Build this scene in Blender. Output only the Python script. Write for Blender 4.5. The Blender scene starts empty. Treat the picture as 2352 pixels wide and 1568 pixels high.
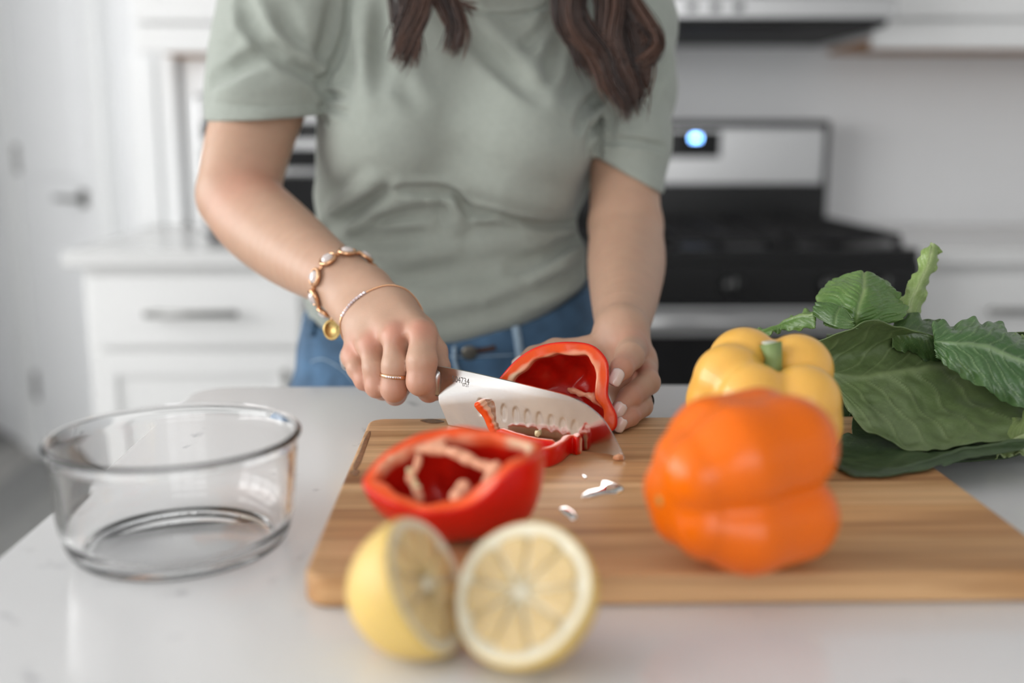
import bpy, bmesh, math, random
import numpy as np
from mathutils import Vector, Matrix, Euler

random.seed(7)
rng = np.random.default_rng(7)
SC = bpy.context.scene
COL = SC.collection

# ------------------------------------------------------------------ camera
FPX, PITCH, YAW = 2450.0, math.radians(10.7), math.radians(1.19)   # focal length in pixels of the 2352x1568 frame
S = 0.82                                                           # near-scene depth unit
CAMZ = 0.273 * S                                                   # camera above the worktop (worktop top = z 0, floor = -0.91)
cam_data = bpy.data.cameras.new('camera')
cam_data.sensor_width = 36.0
cam_data.lens = 36.0 * FPX / 2352.0
cam_data.clip_start = 0.02
cam_data.dof.use_dof = True
cam_data.dof.focus_distance = 0.765
cam_data.dof.aperture_fstop = 2.35
cam = bpy.data.objects.new('camera', cam_data)
cam.location = (0, 0, CAMZ)
cam.rotation_euler = (math.pi / 2 - PITCH, 0, -YAW)
COL.objects.link(cam)
SC.camera = cam
SC.cycles.max_bounces = 20
SC.cycles.transmission_bounces = 20

# ------------------------------------------------------------------ exposure, world, daylight at the windows
SC.view_settings.view_transform = 'Standard'
SC.view_settings.look = 'None'
SC.view_settings.exposure = 0.12
SC.view_settings.gamma = 1.0
SC.view_settings.use_curve_mapping = False
world = bpy.data.worlds.new('daylight_sky')
SC.world = world
world.use_nodes = True
world.node_tree.nodes['Background'].inputs[0].default_value = (0.86, 0.93, 1.0, 1)
world.node_tree.nodes['Background'].inputs[1].default_value = 1.0

def window_light(name, loc, rot, sx, sy, power, color):
    l = bpy.data.lights.new(name, 'AREA')
    l.shape = 'RECTANGLE'; l.size = sx; l.size_y = sy
    l.energy = power; l.color = color
    o = bpy.data.objects.new(name, l)
    o.location = loc; o.rotation_euler = rot
    COL.objects.link(o)
    return o
window_light('window_daylight', (-2.80, 0.4, 0.66), (0, -math.pi / 2, 0), 1.6, 3.4, 92, (1.0, 0.985, 0.97))
window_light('window_daylight_rear', (0.15, -2.95, 0.66), (math.pi / 2, 0, 0), 2.6, 1.6, 33, (1.0, 0.985, 0.97))

# ------------------------------------------------------------------ pixel rays (to measure places in the photograph)
def ray(px, py):
    x = (px - 1176) / FPX; z = -(py - 784) / FPX; y = 1.0
    c, s = math.cos(PITCH), math.sin(PITCH)
    y, z = y * c + z * s, -y * s + z * c
    c, s = math.cos(YAW), math.sin(YAW)
    x, y = x * c + y * s, -x * s + y * c
    return np.array([x, y, z])
EYE = np.array([0, 0, CAMZ])
def at(px, py, D):
    r = ray(px, py); return EYE + r * (D / r[1])
def q(px, py, d):
    return at(px, py, d * S)
def onz(px, py, z):
    r = ray(px, py); return EYE + r * ((z - CAMZ) / r[2])
def onplane(px, py, p0, n):
    r = ray(px, py); return EYE + r * (np.dot(p0 - EYE, n) / np.dot(r, n))
def pr(px, d):            # pixel radius -> metres at near depth d
    return px / FPX * (d * S) * 1.02
def nrm(v):
    v = np.asarray(v, float); return v / np.linalg.norm(v)

# ------------------------------------------------------------------ materials
def lin(r, g, b):
    f = lambda c: (c / 255 / 12.92) if c / 255 <= .04045 else ((c / 255 + .055) / 1.055) ** 2.4
    return (f(r), f(g), f(b), 1)
def mat(name, rgb, rough=0.5, metal=0.0, var=0.0, vscale=20.0, bump=0.0, bscale=200.0, sss=0.0, sss_r=(1, .3, .15), sss_s=0.01,
        coat=0.0, spec=0.5, emit=0.0, attr=False, trans=0.0, ior=1.45, sheen=0.0, detail=4.0, coord='Object', bdist=0.001, stretch=None):
    m = bpy.data.materials.new(name); m.use_nodes = True
    nt = m.node_tree; N = nt.nodes; L = nt.links
    b = N['Principled BSDF']
    col = lin(*rgb) if rgb else (1, 1, 1, 1)
    b.inputs['Base Color'].default_value = col
    b.inputs['Roughness'].default_value = rough
    b.inputs['Metallic'].default_value = metal
    b.inputs['Specular IOR Level'].default_value = spec
    b.inputs['IOR'].default_value = ior
    b.inputs['Transmission Weight'].default_value = trans
    b.inputs['Coat Weight'].default_value = coat
    b.inputs['Coat Roughness'].default_value = 0.08
    b.inputs['Sheen Weight'].default_value = sheen
    if sss:
        b.inputs['Subsurface Weight'].default_value = sss
        b.inputs['Subsurface Radius'].default_value = sss_r
        b.inputs['Subsurface Scale'].default_value = sss_s
    if emit:
        b.inputs['Emission Color'].default_value = col
        b.inputs['Emission Strength'].default_value = emit
    tc = N.new('ShaderNodeTexCoord')
    src = tc.outputs[coord]
    if stretch:
        mp = N.new('ShaderNodeMapping'); mp.inputs['Scale'].default_value = stretch
        L.new(src, mp.inputs[0]); src = mp.outputs[0]
    base = None
    if attr:
        a = N.new('ShaderNodeAttribute'); a.attribute_name = 'col'; base = a.outputs['Color']
    n = N.new('ShaderNodeTexNoise'); n.inputs['Scale'].default_value = vscale; n.inputs['Detail'].default_value = detail
    L.new(src, n.inputs['Vector'])
    mx = N.new('ShaderNodeMix'); mx.data_type = 'RGBA'; mx.blend_type = 'MULTIPLY'
    mx.inputs[0].default_value = 1.0
    rp = N.new('ShaderNodeMapRange'); rp.inputs[1].default_value = .3; rp.inputs[2].default_value = .7
    rp.inputs[3].default_value = 1 - var; rp.inputs[4].default_value = 1 + var * .3
    L.new(n.outputs[0], rp.inputs[0])
    L.new(rp.outputs[0], mx.inputs[7])
    if base is not None: L.new(base, mx.inputs[6])
    else: mx.inputs[6].default_value = col
    L.new(mx.outputs[2], b.inputs['Base Color'])
    if bump:
        n2 = N.new('ShaderNodeTexNoise'); n2.inputs['Scale'].default_value = bscale; n2.inputs['Detail'].default_value = 3
        L.new(src, n2.inputs['Vector'])
        bp = N.new('ShaderNodeBump'); bp.inputs['Strength'].default_value = bump; bp.inputs['Distance'].default_value = bdist
        L.new(n2.outputs[0], bp.inputs['Height']); L.new(bp.outputs[0], b.inputs['Normal'])
    return m

# ------------------------------------------------------------------ object helpers
def tag(o, label=None, cat=None, group=None, kind=None):
    if label: o['label'] = label
    if cat: o['category'] = cat
    if group: o['group'] = group
    if kind: o['kind'] = kind
    return o
def setparent(o, p):
    if p is not None:
        o.parent = p
        o.matrix_parent_inverse = WORLDM[p.name].inverted() if p.name in WORLDM else Matrix.Identity(4)
WORLDM = {}
def empty(name, loc, label=None, cat=None, group=None, kind=None):
    o = bpy.data.objects.new(name, None)
    o.location = [float(v) for v in loc]; o.empty_display_size = .05
    COL.objects.link(o)
    WORLDM[o.name] = Matrix.Translation(Vector([float(v) for v in loc]))
    return tag(o, label, cat, group, kind)
def mesh_obj(name, V, F, m, parent=None, smooth=False, cols=None, uv=None):
    me = bpy.data.meshes.new(name)
    V = np.asarray(V, float)
    if isinstance(F, np.ndarray) and F.ndim == 2:
        k = F.shape[1]; nf = len(F)
        me.vertices.add(len(V)); me.vertices.foreach_set('co', V.ravel())
        me.loops.add(nf * k); me.loops.foreach_set('vertex_index', F.ravel().astype(np.int32))
        me.polygons.add(nf); me.polygons.foreach_set('loop_start', np.arange(0, nf * k, k, dtype=np.int32))
        me.polygons.foreach_set('loop_total', np.full(nf, k, dtype=np.int32))
        me.update(calc_edges=True)
    else:
        me.from_pydata(V.tolist(), [], [list(map(int, f)) for f in F]); me.update()
    if cols is not None:
        a = me.color_attributes.new('col', 'FLOAT_COLOR', 'POINT')
        c4 = np.ones((len(V), 4)); c4[:, :3] = cols
        a.data.foreach_set('color', c4.ravel())
    if smooth:
        me.polygons.foreach_set('use_smooth', np.ones(len(me.polygons), bool))
    mats = m if isinstance(m, (list, tuple)) else [m]
    for mm in mats: me.materials.append(mm)
    o = bpy.data.objects.new(name, me)
    COL.objects.link(o)
    WORLDM[o.name] = Matrix.Identity(4)
    setparent(o, parent)
    return o
def bm_obj(name, bm, m, parent=None, smooth=False):
    me = bpy.data.meshes.new(name); bm.to_mesh(me); bm.free()
    if smooth: me.polygons.foreach_set('use_smooth', np.ones(len(me.polygons), bool))
    me.materials.append(m)
    o = bpy.data.objects.new(name, me); COL.objects.link(o)
    WORLDM[o.name] = Matrix.Identity(4)
    setparent(o, parent)
    return o
def box(name, lo, hi, m, parent=None, bevel=0.0, seg=2, M=None):
    bm = bmesh.new()
    bmesh.ops.create_cube(bm, size=1)
    lo = Vector([float(a) for a in lo]); hi = Vector([float(a) for a in hi])
    for v in bm.verts:
        v.co = Vector([lo[i] + (v.co[i] + .5) * (hi[i] - lo[i]) for i in range(3)])
    if bevel:
        bmesh.ops.bevel(bm, geom=bm.edges[:], offset=bevel, segments=seg, affect='EDGES', profile=.5)
    if M is not None: bm.transform(M)
    return bm_obj(name, bm, m, parent, smooth=False)
def tube_mesh(pts, radii, n=10, cap=True):
    pts = np.asarray(pts, float); k = len(pts)
    radii = np.broadcast_to(np.asarray(radii, float), (k,))
    T = np.gradient(pts, axis=0); T /= np.linalg.norm(T, axis=1)[:, None] + 1e-12
    up = np.array([0, 0, 1.]) if abs(T[0, 2]) < .9 else np.array([1., 0, 0])
    V = []; u = np.cross(T[0], up); u /= np.linalg.norm(u)
    for i in range(k):
        u = u - T[i] * np.dot(u, T[i]); u /= np.linalg.norm(u); w = np.cross(T[i], u)
        for j in range(n):
            a = 2 * math.pi * j / n
            V.append(pts[i] + radii[i] * (math.cos(a) * u + math.sin(a) * w))
    F = [[i * n + j, i * n + (j + 1) % n, (i + 1) * n + (j + 1) % n, (i + 1) * n + j] for i in range(k - 1) for j in range(n)]
    if cap:
        F.append(list(range(n))[::-1]); F.append([(k - 1) * n + j for j in range(n)])
    return V, F
def tube(name, pts, radii, m, parent=None, n=10, cap=True):
    V, F = tube_mesh(pts, radii, n, cap)
    return mesh_obj(name, V, F, m, parent, smooth=True)
def lathe_mesh(profile, n=48, closed=False):
    k = len(profile); V = []
    for j in range(n):
        a = 2 * math.pi * j / n
        for r, z in profile: V.append((r * math.cos(a), r * math.sin(a), z))
    F = []
    for j in range(n):
        j2 = (j + 1) % n
        for i in range(k if closed else k - 1):
            i2 = (i + 1) % k
            F.append([j * k + i, j2 * k + i, j2 * k + i2, j * k + i2])
    return np.array(V), F
def xf(V, c, X, Y, Z):
    V = np.asarray(V, float)
    return np.asarray(c) + V[:, :1] * np.asarray(X) + V[:, 1:2] * np.asarray(Y) + V[:, 2:3] * np.asarray(Z)
def frame(n, hint=(0, 0, 1)):
    Z = nrm(n); h = np.asarray(hint, float)
    Y = h - Z * np.dot(h, Z); Y = nrm(Y)
    return np.cross(Y, Z), Y, Z
def catmull(P, n, closed=False):
    P = np.asarray(P, float); k = len(P)
    t = np.linspace(0, k if closed else k - 1, n, endpoint=not closed)
    i = np.floor(t).astype(int); 
    if not closed: i = np.minimum(i, k - 2)
    u = (t - i)[:, None]
    g = (lambda j: P[j % k]) if closed else (lambda j: P[np.clip(j, 0, k - 1)])
    a, b, c, d = g(i - 1), g(i), g(i + 1), g(i + 2)
    return .5 * ((2 * b) + (-a + c) * u + (2 * a - 5 * b + 4 * c - d) * u ** 2 + (-a + 3 * b - 3 * c + d) * u ** 3)

# ------------------------------------------------------------------ signed distance fields -> meshes
def smin(a, b, k):
    h = np.clip(.5 + .5 * (b - a) / k, 0, 1)
    return b + (a - b) * h - k * h * (1 - h)
def smax(a, b, k): return -smin(-a, -b, k)
def rc(p, a, b, ra, rb):
    ba = b - a; t = np.clip(((p - a) @ ba) / (ba @ ba + 1e-12), 0, 1)
    d = p - a - t[:, None] * ba
    return np.sqrt(np.einsum('ij,ij->i', d, d)) - (ra + (rb - ra) * t)
def densify(ch, m=3):
    P = np.array([a for a, r in ch]); R = np.array([[r] for a, r in ch]); n = (len(ch) - 1) * m + 1
    return list(zip(catmull(P, n), catmull(R, n)[:, 0]))
def chain_sdf(p, ch, k=0.004):
    out = None
    for (a, ra), (b, rb) in zip(ch[:-1], ch[1:]):
        d = rc(p, a, b, ra, rb)
        out = d if out is None else (np.minimum(out, d) if k <= 0 else smin(out, d, k))
    return out
def ellipsoid(p, c, r):
    u = (p - c) / r; k0 = np.linalg.norm(u, axis=1); k1 = np.linalg.norm(u / r, axis=1) + 1e-9
    return k0 * (k0 - 1) / k1
def culled(p, f, lo, hi, far):
    """evaluate f only for points inside the box, elsewhere a safe positive distance"""
    m = np.all((p > lo) & (p < hi), axis=1)
    out = np.full(len(p), far)
    if m.any(): out[m] = f(p[m])
    return out
def mesh_sdf(f, lo, hi, h, n=4, slack=1.6):
    lo = np.asarray(lo, float); hi = np.asarray(hi, float); H = h * n
    dims = np.ceil((hi - lo) / H).astype(int)
    gi = np.stack(np.meshgrid(*[np.arange(d) for d in dims], indexing='ij'), -1).reshape(-1, 3)
    act = []
    for s in range(0, len(gi), 200000):
        g = gi[s:s + 200000]; d = f(lo + (g + .5) * H)
        act.append(g[np.abs(d) < H * .87 * slack])
    act = np.concatenate(act)
    o = np.stack(np.meshgrid(*[np.arange(n + 1)] * 3, indexing='ij'), -1).reshape(-1, 3)
    fd = dims * n + 1
    pts = (act[:, None] * n + o[None]).reshape(-1, 3).astype(np.int64)
    key = (pts[:, 0] * fd[1] + pts[:, 1]) * fd[2] + pts[:, 2]
    uk, inv = np.unique(key, return_inverse=True)
    up = np.stack([uk // (fd[1] * fd[2]), (uk // fd[2]) % fd[1], uk % fd[2]], 1)
    val = np.concatenate([f(lo + up[s:s + 150000] * h) for s in range(0, len(up), 150000)])
    vb = val[inv].reshape(-1, n + 1, n + 1, n + 1)
    cs = [(i, j, k) for i in (0, 1) for j in (0, 1) for k in (0, 1)]
    cv = np.stack([vb[:, i:i + n, j:j + n, k:k + n] for i, j, k in cs], -1)
    neg = cv < 0; mix = neg.any(-1) & ~neg.all(-1)
    b, i, j, k = np.nonzero(mix)
    cell = act[b] * n + np.stack([i, j, k], 1); cv = cv[b, i, j, k]
    E = [(a, c) for a in range(8) for c in range(a + 1, 8) if bin(a ^ c).count('1') == 1]
    C = np.array(cs, float); acc = np.zeros((len(cell), 3)); cnt = np.zeros(len(cell))
    for a, c in E:
        va, vc = cv[:, a], cv[:, c]; m = (va < 0) != (vc < 0)
        t = np.where(m, va / np.where(m, va - vc, 1), 0)
        acc[m] += (C[a] + t[:, None] * (C[c] - C[a]))[m]; cnt[m] += 1
    V = lo + (cell + acc / cnt[:, None]) * h
    D = fd + 1
    ck = (cell[:, 0] * D[1] + cell[:, 1]) * D[2] + cell[:, 2]
    order = np.argsort(ck); sk = ck[order]
    def look(c):
        kk = (c[:, 0] * D[1] + c[:, 1]) * D[2] + c[:, 2]
        pos = np.clip(np.searchsorted(sk, kk), 0, len(sk) - 1)
        return np.where(sk[pos] == kk, order[pos], -1)
    F = []
    for ax, (c1, o1, o2) in enumerate([(4, (0, 1, 0), (0, 0, 1)), (2, (0, 0, 1), (1, 0, 0)), (1, (1, 0, 0), (0, 1, 0))]):
        m = (cv[:, 0] < 0) != (cv[:, c1] < 0)
        ce = cell[m]; s0 = cv[m, 0] < 0
        o1 = np.array(o1); o2 = np.array(o2)
        qd = np.stack([look(ce), look(ce - o1), look(ce - o1 - o2), look(ce - o2)], 1)
        ok = (qd >= 0).all(1); qd = qd[ok]; s0 = s0[ok]
        qd[~s0] = qd[~s0][:, ::-1]
        F.append(qd)
    return V, np.concatenate(F)
def newton(f, V, h, it=1):
    for _ in range(it):
        d = f(V); e = h * .5
        g = np.stack([f(V + np.eye(3)[i] * e) - d for i in range(3)], 1) / e
        gl = np.einsum('ij,ij->i', g, g) + 1e-9
        V = V - np.clip(d / gl, -h, h)[:, None] * g
    return V
def hit(f, px, py, t0, t1):
    """march a ray from the camera onto a field: surface point and normal"""
    r = nrm(ray(px, py)); t = t0
    best = (1e9, t0)
    for _ in range(160):
        d = float(f((EYE + r * t)[None])[0])
        if d < best[0]: best = (d, t)
        if d < 2e-4 or t > t1: break
        t += max(d * .7, 3e-4)
    t = best[1]; p = EYE + r * t; e = 1e-3
    g = np.array([float(f((p + np.eye(3)[i] * e)[None])[0] - f((p - np.eye(3)[i] * e)[None])[0]) for i in range(3)])
    return p, nrm(g)
def polydist(P, poly):
    """signed distance (negative inside) of 2-D points to a closed polygon"""
    out = np.full(len(P), 1e9); ins = np.zeros(len(P), bool)
    for a, b in zip(poly, np.roll(poly, -1, axis=0)):
        ba = b - a; t = np.clip(((P - a) @ ba) / (ba @ ba + 1e-15), 0, 1)
        d = P - a - t[:, None] * ba; out = np.minimum(out, np.einsum('ij,ij->i', d, d))
        c = (a[1] > P[:, 1]) != (b[1] > P[:, 1])
        if c.any():
            xx = a[0] + (P[:, 1] - a[1]) / (b[1] - a[1] + 1e-15) * (b[0] - a[0]); ins ^= c & (P[:, 0] < xx)
    out = np.sqrt(out)
    return np.where(ins, -out, out)
_perm = rng.random((64, 64, 64))
def vnoise(p, sc):
    u = np.asarray(p) * sc; i = np.floor(u).astype(int); f = u - i; f = f * f * (3 - 2 * f)
    r = 0
    for a in (0, 1):
        for b in (0, 1):
            for c in (0, 1):
                w = (f[:, 0] if a else 1 - f[:, 0]) * (f[:, 1] if b else 1 - f[:, 1]) * (f[:, 2] if c else 1 - f[:, 2])
                r = r + w * _perm[(i[:, 0] + a) % 64, (i[:, 1] + b) % 64, (i[:, 2] + c) % 64]
    return r * 2 - 1

# ================================================================== the room
FL = -0.91; CEIL = 1.55
XL, XR, YB, YF = -2.6, 2.6, -2.8, 2.86
M_wall = mat('wall_paint', (236, 237, 238), .6, var=.02, vscale=3, bump=.05, bscale=300)
M_trim = mat('white_trim_paint', (242, 243, 243), .4, var=.01)
M_cab = mat('white_cabinet_paint', (240, 240, 239), .38, var=.015, vscale=5)
M_door = mat('white_door_paint', (243, 244, 245), .4, var=.01)
M_ceil = mat('ceiling_paint', (240, 240, 240), .7, var=.02)
M_steel = mat('brushed_steel', (196, 196, 196), .32, 1.0, var=.06, vscale=40, stretch=(1, 1, 30))
M_nickel = mat('satin_nickel', (150, 150, 148), .35, 1.0, var=.05)
M_black = mat('black_enamel', (16, 16, 17), .28, var=.1)
M_blackmatte = mat('black_cast_iron', (22, 21, 22), .6, var=.1, bump=.2)
M_glassblack = mat('black_glass', (10, 10, 12), .06, var=.02)
M_underwood = mat('raw_wood_underside', (176, 128, 84), .6, var=.15, vscale=8, stretch=(1, 20, 20))
M_gap = mat('dark_gap', (60, 60, 60), .8)

floor = box('floor', (XL - .3, YB - .3, FL - .10), (XR + .3, 6.0, FL - .012), mat('subfloor', (70, 68, 66), .8), bevel=0)
tag(floor, 'dark subfloor under grey wood planks', 'floor', kind='structure')
pm = [mat('grey_floor_plank_%s' % n, c, .42, var=.18, vscale=14, stretch=(6, .6, 1), bump=.1, bscale=60) for n, c in
      (('ash', (158, 157, 153)), ('smoke', (146, 146, 143)), ('stone', (166, 164, 160)), ('slate', (136, 136, 134)))]
pw, pl = .19, 1.52
plank_meshes = []
for i, m_ in enumerate(pm):
    o = box('plank', (0, 0, -.012), (pw - .002, pl - .002, 0), m_, floor, bevel=.0015, seg=1)
    plank_meshes.append(o.data); bpy.data.objects.remove(o)
nx = int((XR - XL) / pw) + 1
for ix in range(nx):
    y = YB - random.random() * 1.2
    while y < 5.6:
        x = XL + ix * pw
        vis = x < -.15 or y < 3
        if vis and x + pw < XR + .1:
            o = bpy.data.objects.new('plank', random.choice(plank_meshes))
            COL.objects.link(o); o.parent = floor; o.location = (x, y, FL)
        y += pl
ceil_o = box('ceiling', (XL - .2, YB - .2, CEIL), (XR + .2, 6.0, CEIL + .1), M_ceil)
tag(ceil_o, 'flat white ceiling', 'ceiling', kind='structure')
# back wall: ends at the hallway on the left
wb = box('wall_back', (-0.93, YF, FL), (XR + .2, YF + .12, CEIL), M_wall)
tag(wb, 'white wall behind the range and cabinets', 'wall', kind='structure')
wr = box('wall_right', (XR, YB - .1, FL), (XR + .12, YF + .12, CEIL), M_wall)
tag(wr, 'white wall on the right side of the kitchen', 'wall', kind='structure')
def wall_with_hole(name, axis, pos, th, a0, a1, h0, h1, b0, b1, label):
    """wall plane at coordinate pos along axis with an opening h0..h1 x b0..b1"""
    bm = bmesh.new()
    def add(u0, u1, z0, z1):
        if u1 <= u0 or z1 <= z0: return
        r = bmesh.ops.create_cube(bm, size=1)
        for v in r['verts']:
            u = u0 + (v.co.x + .5) * (u1 - u0); t = pos + (v.co.y + .5) * th; z = z0 + (v.co.z + .5) * (z1 - z0)
            v.co = Vector((t, u, z)) if axis == 'x' else Vector((u, t, z))
    add(a0, h0, FL, CEIL); add(h1, a1, FL, CEIL); add(h0, h1, FL, b0); add(h0, h1, b1, CEIL)
    o = bm_obj(name, bm, M_wall)
    return tag(o, label, 'wall', kind='structure')
wall_with_hole('wall_left', 'x', XL - .12, .12, YB - .1, 5.2, -1.30, 2.10, -.12, 1.44, 'white wall on the left with the wide daylight window')
wall_with_hole('wall_rear', 'y', YB - .12, .12, XL - .1, XR + .1, -1.15, 1.45, -.12, 1.44, 'white wall behind the viewer with a daylight window')
def window(name, axis, pos, a0, a1, z0, z1, cols, rows, label):
    e = empty(name, (pos, a0, z0) if axis == 'x' else (a0, pos, z0), label, 'window', kind='structure')
    def bar(nm, u0, u1, v0, v1, t):
        lo = (pos - t, u0, v0) if axis == 'x' else (u0, pos - t, v0)
        hi = (pos + t, u1, v1) if axis == 'x' else (u1, pos + t, v1)
        box(nm, lo, hi, M_trim, e, .004, 1)
    bar('window_frame', a0, a1, z0, z0 + .07, .06); bar('window_frame', a0, a1, z1 - .07, z1, .06)
    bar('window_frame', a0, a0 + .07, z0, z1, .06); bar('window_frame', a1 - .07, a1, z0, z1, .06)
    for c in range(1, cols):
        u = a0 + (a1 - a0) * c / cols; bar('mullion', u - .035, u + .035, z0, z1, .04)
    for r in range(1, rows):
        v = z0 + (z1 - z0) * r / rows; bar('muntin', a0, a1, v - .018, v + .018, .02)
    return e
window('window_1', 'x', XL - .06, -1.30, 2.10, -.12, 1.44, 4, 2, 'wide white framed window in the left wall')
window('window_2', 'y', YB - .06, -1.15, 1.45, -.12, 1.44, 3, 2, 'white framed window in the wall behind the viewer')

# angled hallway wall with two doors (45 degrees), measured on the floor line
A0 = onz(0, 985, FL); A1 = onz(95, 1040, FL)
hd = np.array([A1[0] - A0[0], A1[1] - A0[1]]); hd /= np.linalg.norm(hd)
hn = np.array([hd[1], -hd[0]])                    # towards the kitchen
if hn[1] > 0: hn = -hn
hinge = A1[:2] + hd * .02
MA = Matrix(((hd[0], hn[0], 0, hinge[0]), (hd[1], hn[1], 0, hinge[1]), (0, 0, 1, FL), (0, 0, 0, 1)))   # local x along wall, y into the room
wa = box('wall_hall', (-2.2, -.14, 0), (1.6, -.02, CEIL - FL), M_wall, M=MA)
tag(wa, 'white angled hallway wall holding two doors', 'wall', kind='structure')
def door(name, x0, w, lever_x, lever_dir, hinges, label):
    e = empty(name, tuple((MA @ Vector((x0, 0, 0)))[:]), label, 'door', kind='structure')
    box('slab', (x0, -.02, .01), (x0 + w, .018, 2.05), M_door, e, .003, 1, M=MA)
    for (z0, z1) in ((.12, .78), (1.02, 1.92)):
        box('panel', (x0 + .13, .016, z0), (x0 + w - .13, .024, z1), M_door, e, .006, 2, M=MA)
    for z in hinges:
        box('hinge', (x0 - .012, .015, z), (x0 + .014, .03, z + .10), M_nickel, e, .003, 1, M=MA)
    rose = box('lever_rose', (lever_x - .027, .018, .93), (lever_x + .027, .03, .985), M_nickel, e, .008, 2, M=MA)
    P = [MA @ Vector((lever_x, .03, .957)), MA @ Vector((lever_x, .065, .957)), MA @ Vector((lever_x + lever_dir * .02, .07, .957)), MA @ Vector((lever_x + lever_dir * .12, .068, .955))]
    tube('lever', [list(a) for a in P], [.009, .009, .009, .007], M_nickel, e, 8)
    box('casing', (x0 - .085, -.02, 0), (x0 - .015, .03, 2.12), M_trim, e, .004, 1, M=MA)
    box('casing', (x0 + w + .015, -.02, 0), (x0 + w + .085, .03, 2.12), M_trim, e, .004, 1, M=MA)
    box('casing', (x0 - .085, -.02, 2.06), (x0 + w + .085, .03, 2.13), M_trim, e, .004, 1, M=MA)
    return e
door('door_1', .05, .66, .62, -1, (.22, 1.02, 1.80), 'white hallway door with a lever handle beside the left cabinets')
door('door_2', -.95, .80, -.27, -1, (), 'white door at the far left edge with a lever handle')
bb = box('baseboard_hall', (-.06, -.02, 0), (.045, .012, .10), M_trim, M=MA)
tag(bb, 'white baseboard strip between the two doors', 'baseboard', kind='structure')

# ================================================================== back kitchen run
def pull(name, c0, c1, out, parent):
    """bar handle between two points standing off by 'out' towards -y"""
    c0 = np.asarray(c0, float); c1 = np.asarray(c1, float); o = np.array([0, -out, 0])
    d = nrm(c1 - c0)
    V, F = tube_mesh([c0 + o, c1 + o], .007, 10)
    Vn, Fn = list(V), list(F)
    for c in (c0 + d * .02, c1 - d * .02):
        v, f = tube_mesh([c, c + o], .005, 8); k = len(Vn)
        Vn += list(v); Fn += [[i + k for i in ff] for ff in f]
    return mesh_obj(name, Vn, Fn, M_nickel, parent, smooth=True)
def front(name, lo, hi, parent, shaker=True):
    """cabinet front (door or drawer) with a raised shaker border"""
    x0, z0 = lo; x1, z1 = hi
    o = box(name, (x0, CF - .019, z0), (x1, CF - .001, z1), M_cab, parent, .002, 1)
    if shaker:
        w = .05
        for a, b in (((x0, z0), (x1, z0 + w)), ((x0, z1 - w), (x1, z1)), ((x0, z0 + w), (x0 + w, z1 - w)), ((x1 - w, z0 + w), (x1, z1 - w))):
            box('rail', (a[0], CF - .026, a[1]), (b[0], CF - .0185, b[1]), M_cab, o, .001, 1)
    return o
CF = 2.225      # cabinet face depth
def base_cabinet(x0, x1, label, group, n_doors=1):
    e = empty('base_cabinet', (x0, CF, FL), label, 'cabinet', group)
    box('body', (x0, CF, FL + .10), (x1, YF - .005, -.035), M_cab, e, .002, 1)
    box('toe_kick', (x0 + .01, CF + .06, FL), (x1 - .01, YF - .02, FL + .10), M_cab, e)
    g = .012
    d = front('drawer', (x0 + g, -.20), (x1 - g, -.052), e, False)
    xm = (x0 + x1) / 2; hw = min(.095, (x1 - x0) * .3)
    pull('handle', (xm - hw, CF - .019, -.128), (xm + hw, CF - .019, -.128), .03, d)
    w = (x1 - x0 - 2 * g - (n_doors - 1) * .006) / n_doors
    for i in range(n_doors):
        a = x0 + g + i * (w + .006)
        dd = front('cabinet_door', (a, FL + .115), (a + w, -.212), e)
        hx = a + w - .03 if (i == 0) else a + .03
        pull('handle', (hx, CF - .026, -.245), (hx, CF - .026, -.40), .03, dd)
    return e
base_cabinet(-.845, -.385, 'white base cabinet with one wide drawer at the left end beside the door', 'white base cabinets')
base_cabinet(-.38, .095, 'white base cabinet just left of the black range, mostly behind the cook', 'white base cabinets')
base_cabinet(.875, 1.40, 'white base cabinet just right of the black range', 'white base cabinets')
base_cabinet(1.405, 2.3, 'white base cabinet at the far right edge of the picture', 'white base cabinets', 2)
M_quartz_far = mat('back_worktop_quartz', (226, 226, 225), .2, var=.03, vscale=9)
w1 = box('worktop', (-.875, 2.19, -.034), (.098, YF - .003, .0), M_quartz_far, bevel=.004)
tag(w1, 'pale worktop on the left base cabinets under the countertop oven', 'worktop')
w2 = box('worktop', (.874, 2.19, -.034), (2.3, YF - .003, .0), M_quartz_far, bevel=.004)
tag(w2, 'pale worktop on the base cabinets right of the range', 'worktop')

def upper_cabinet(x0, x1, z0, label, n):
    e = empty('wall_cabinet', (x0, 2.53, z0), label, 'cabinet', 'white wall cabinets')
    box('body', (x0, 2.53, z0 + .012), (x1, YF - .005, CEIL - .08), M_cab, e, .002, 1)
    box('underside_panel', (x0 + .004, 2.535, z0), (x1 - .004, YF - .008, z0 + .0125), M_underwood, e)
    box('light_rail', (x0, 2.512, z0 - .012), (x1, 2.535, z0 + .05), M_cab, e, .003, 1)
    w = (x1 - x0) / n
    for i in range(n):
        d = box('cabinet_door', (x0 + i * w + .003, 2.511, z0 + .055), (x0 + (i + 1) * w - .003, 2.529, CEIL - .1), M_cab, e, .002, 1)
        for a0, a1, b0, b1 in ((0, w, 0, .055), (0, .055, .055, .95), (w - .055, w, .055, .95)):
            box('rail', (x0 + i * w + .003 + a0, 2.504, z0 + .055 + b0), (x0 + i * w - .003 + a1, 2.5105, z0 + .055 + b1), M_cab, d, .001, 1)
    return e
upper_cabinet(-.80, .10, .430, 'white wall cabinet above the left worktop', 2)
upper_cabinet(.88, 2.3, .442, 'white wall cabinet with raw wood underside right of the hood', 3)
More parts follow.
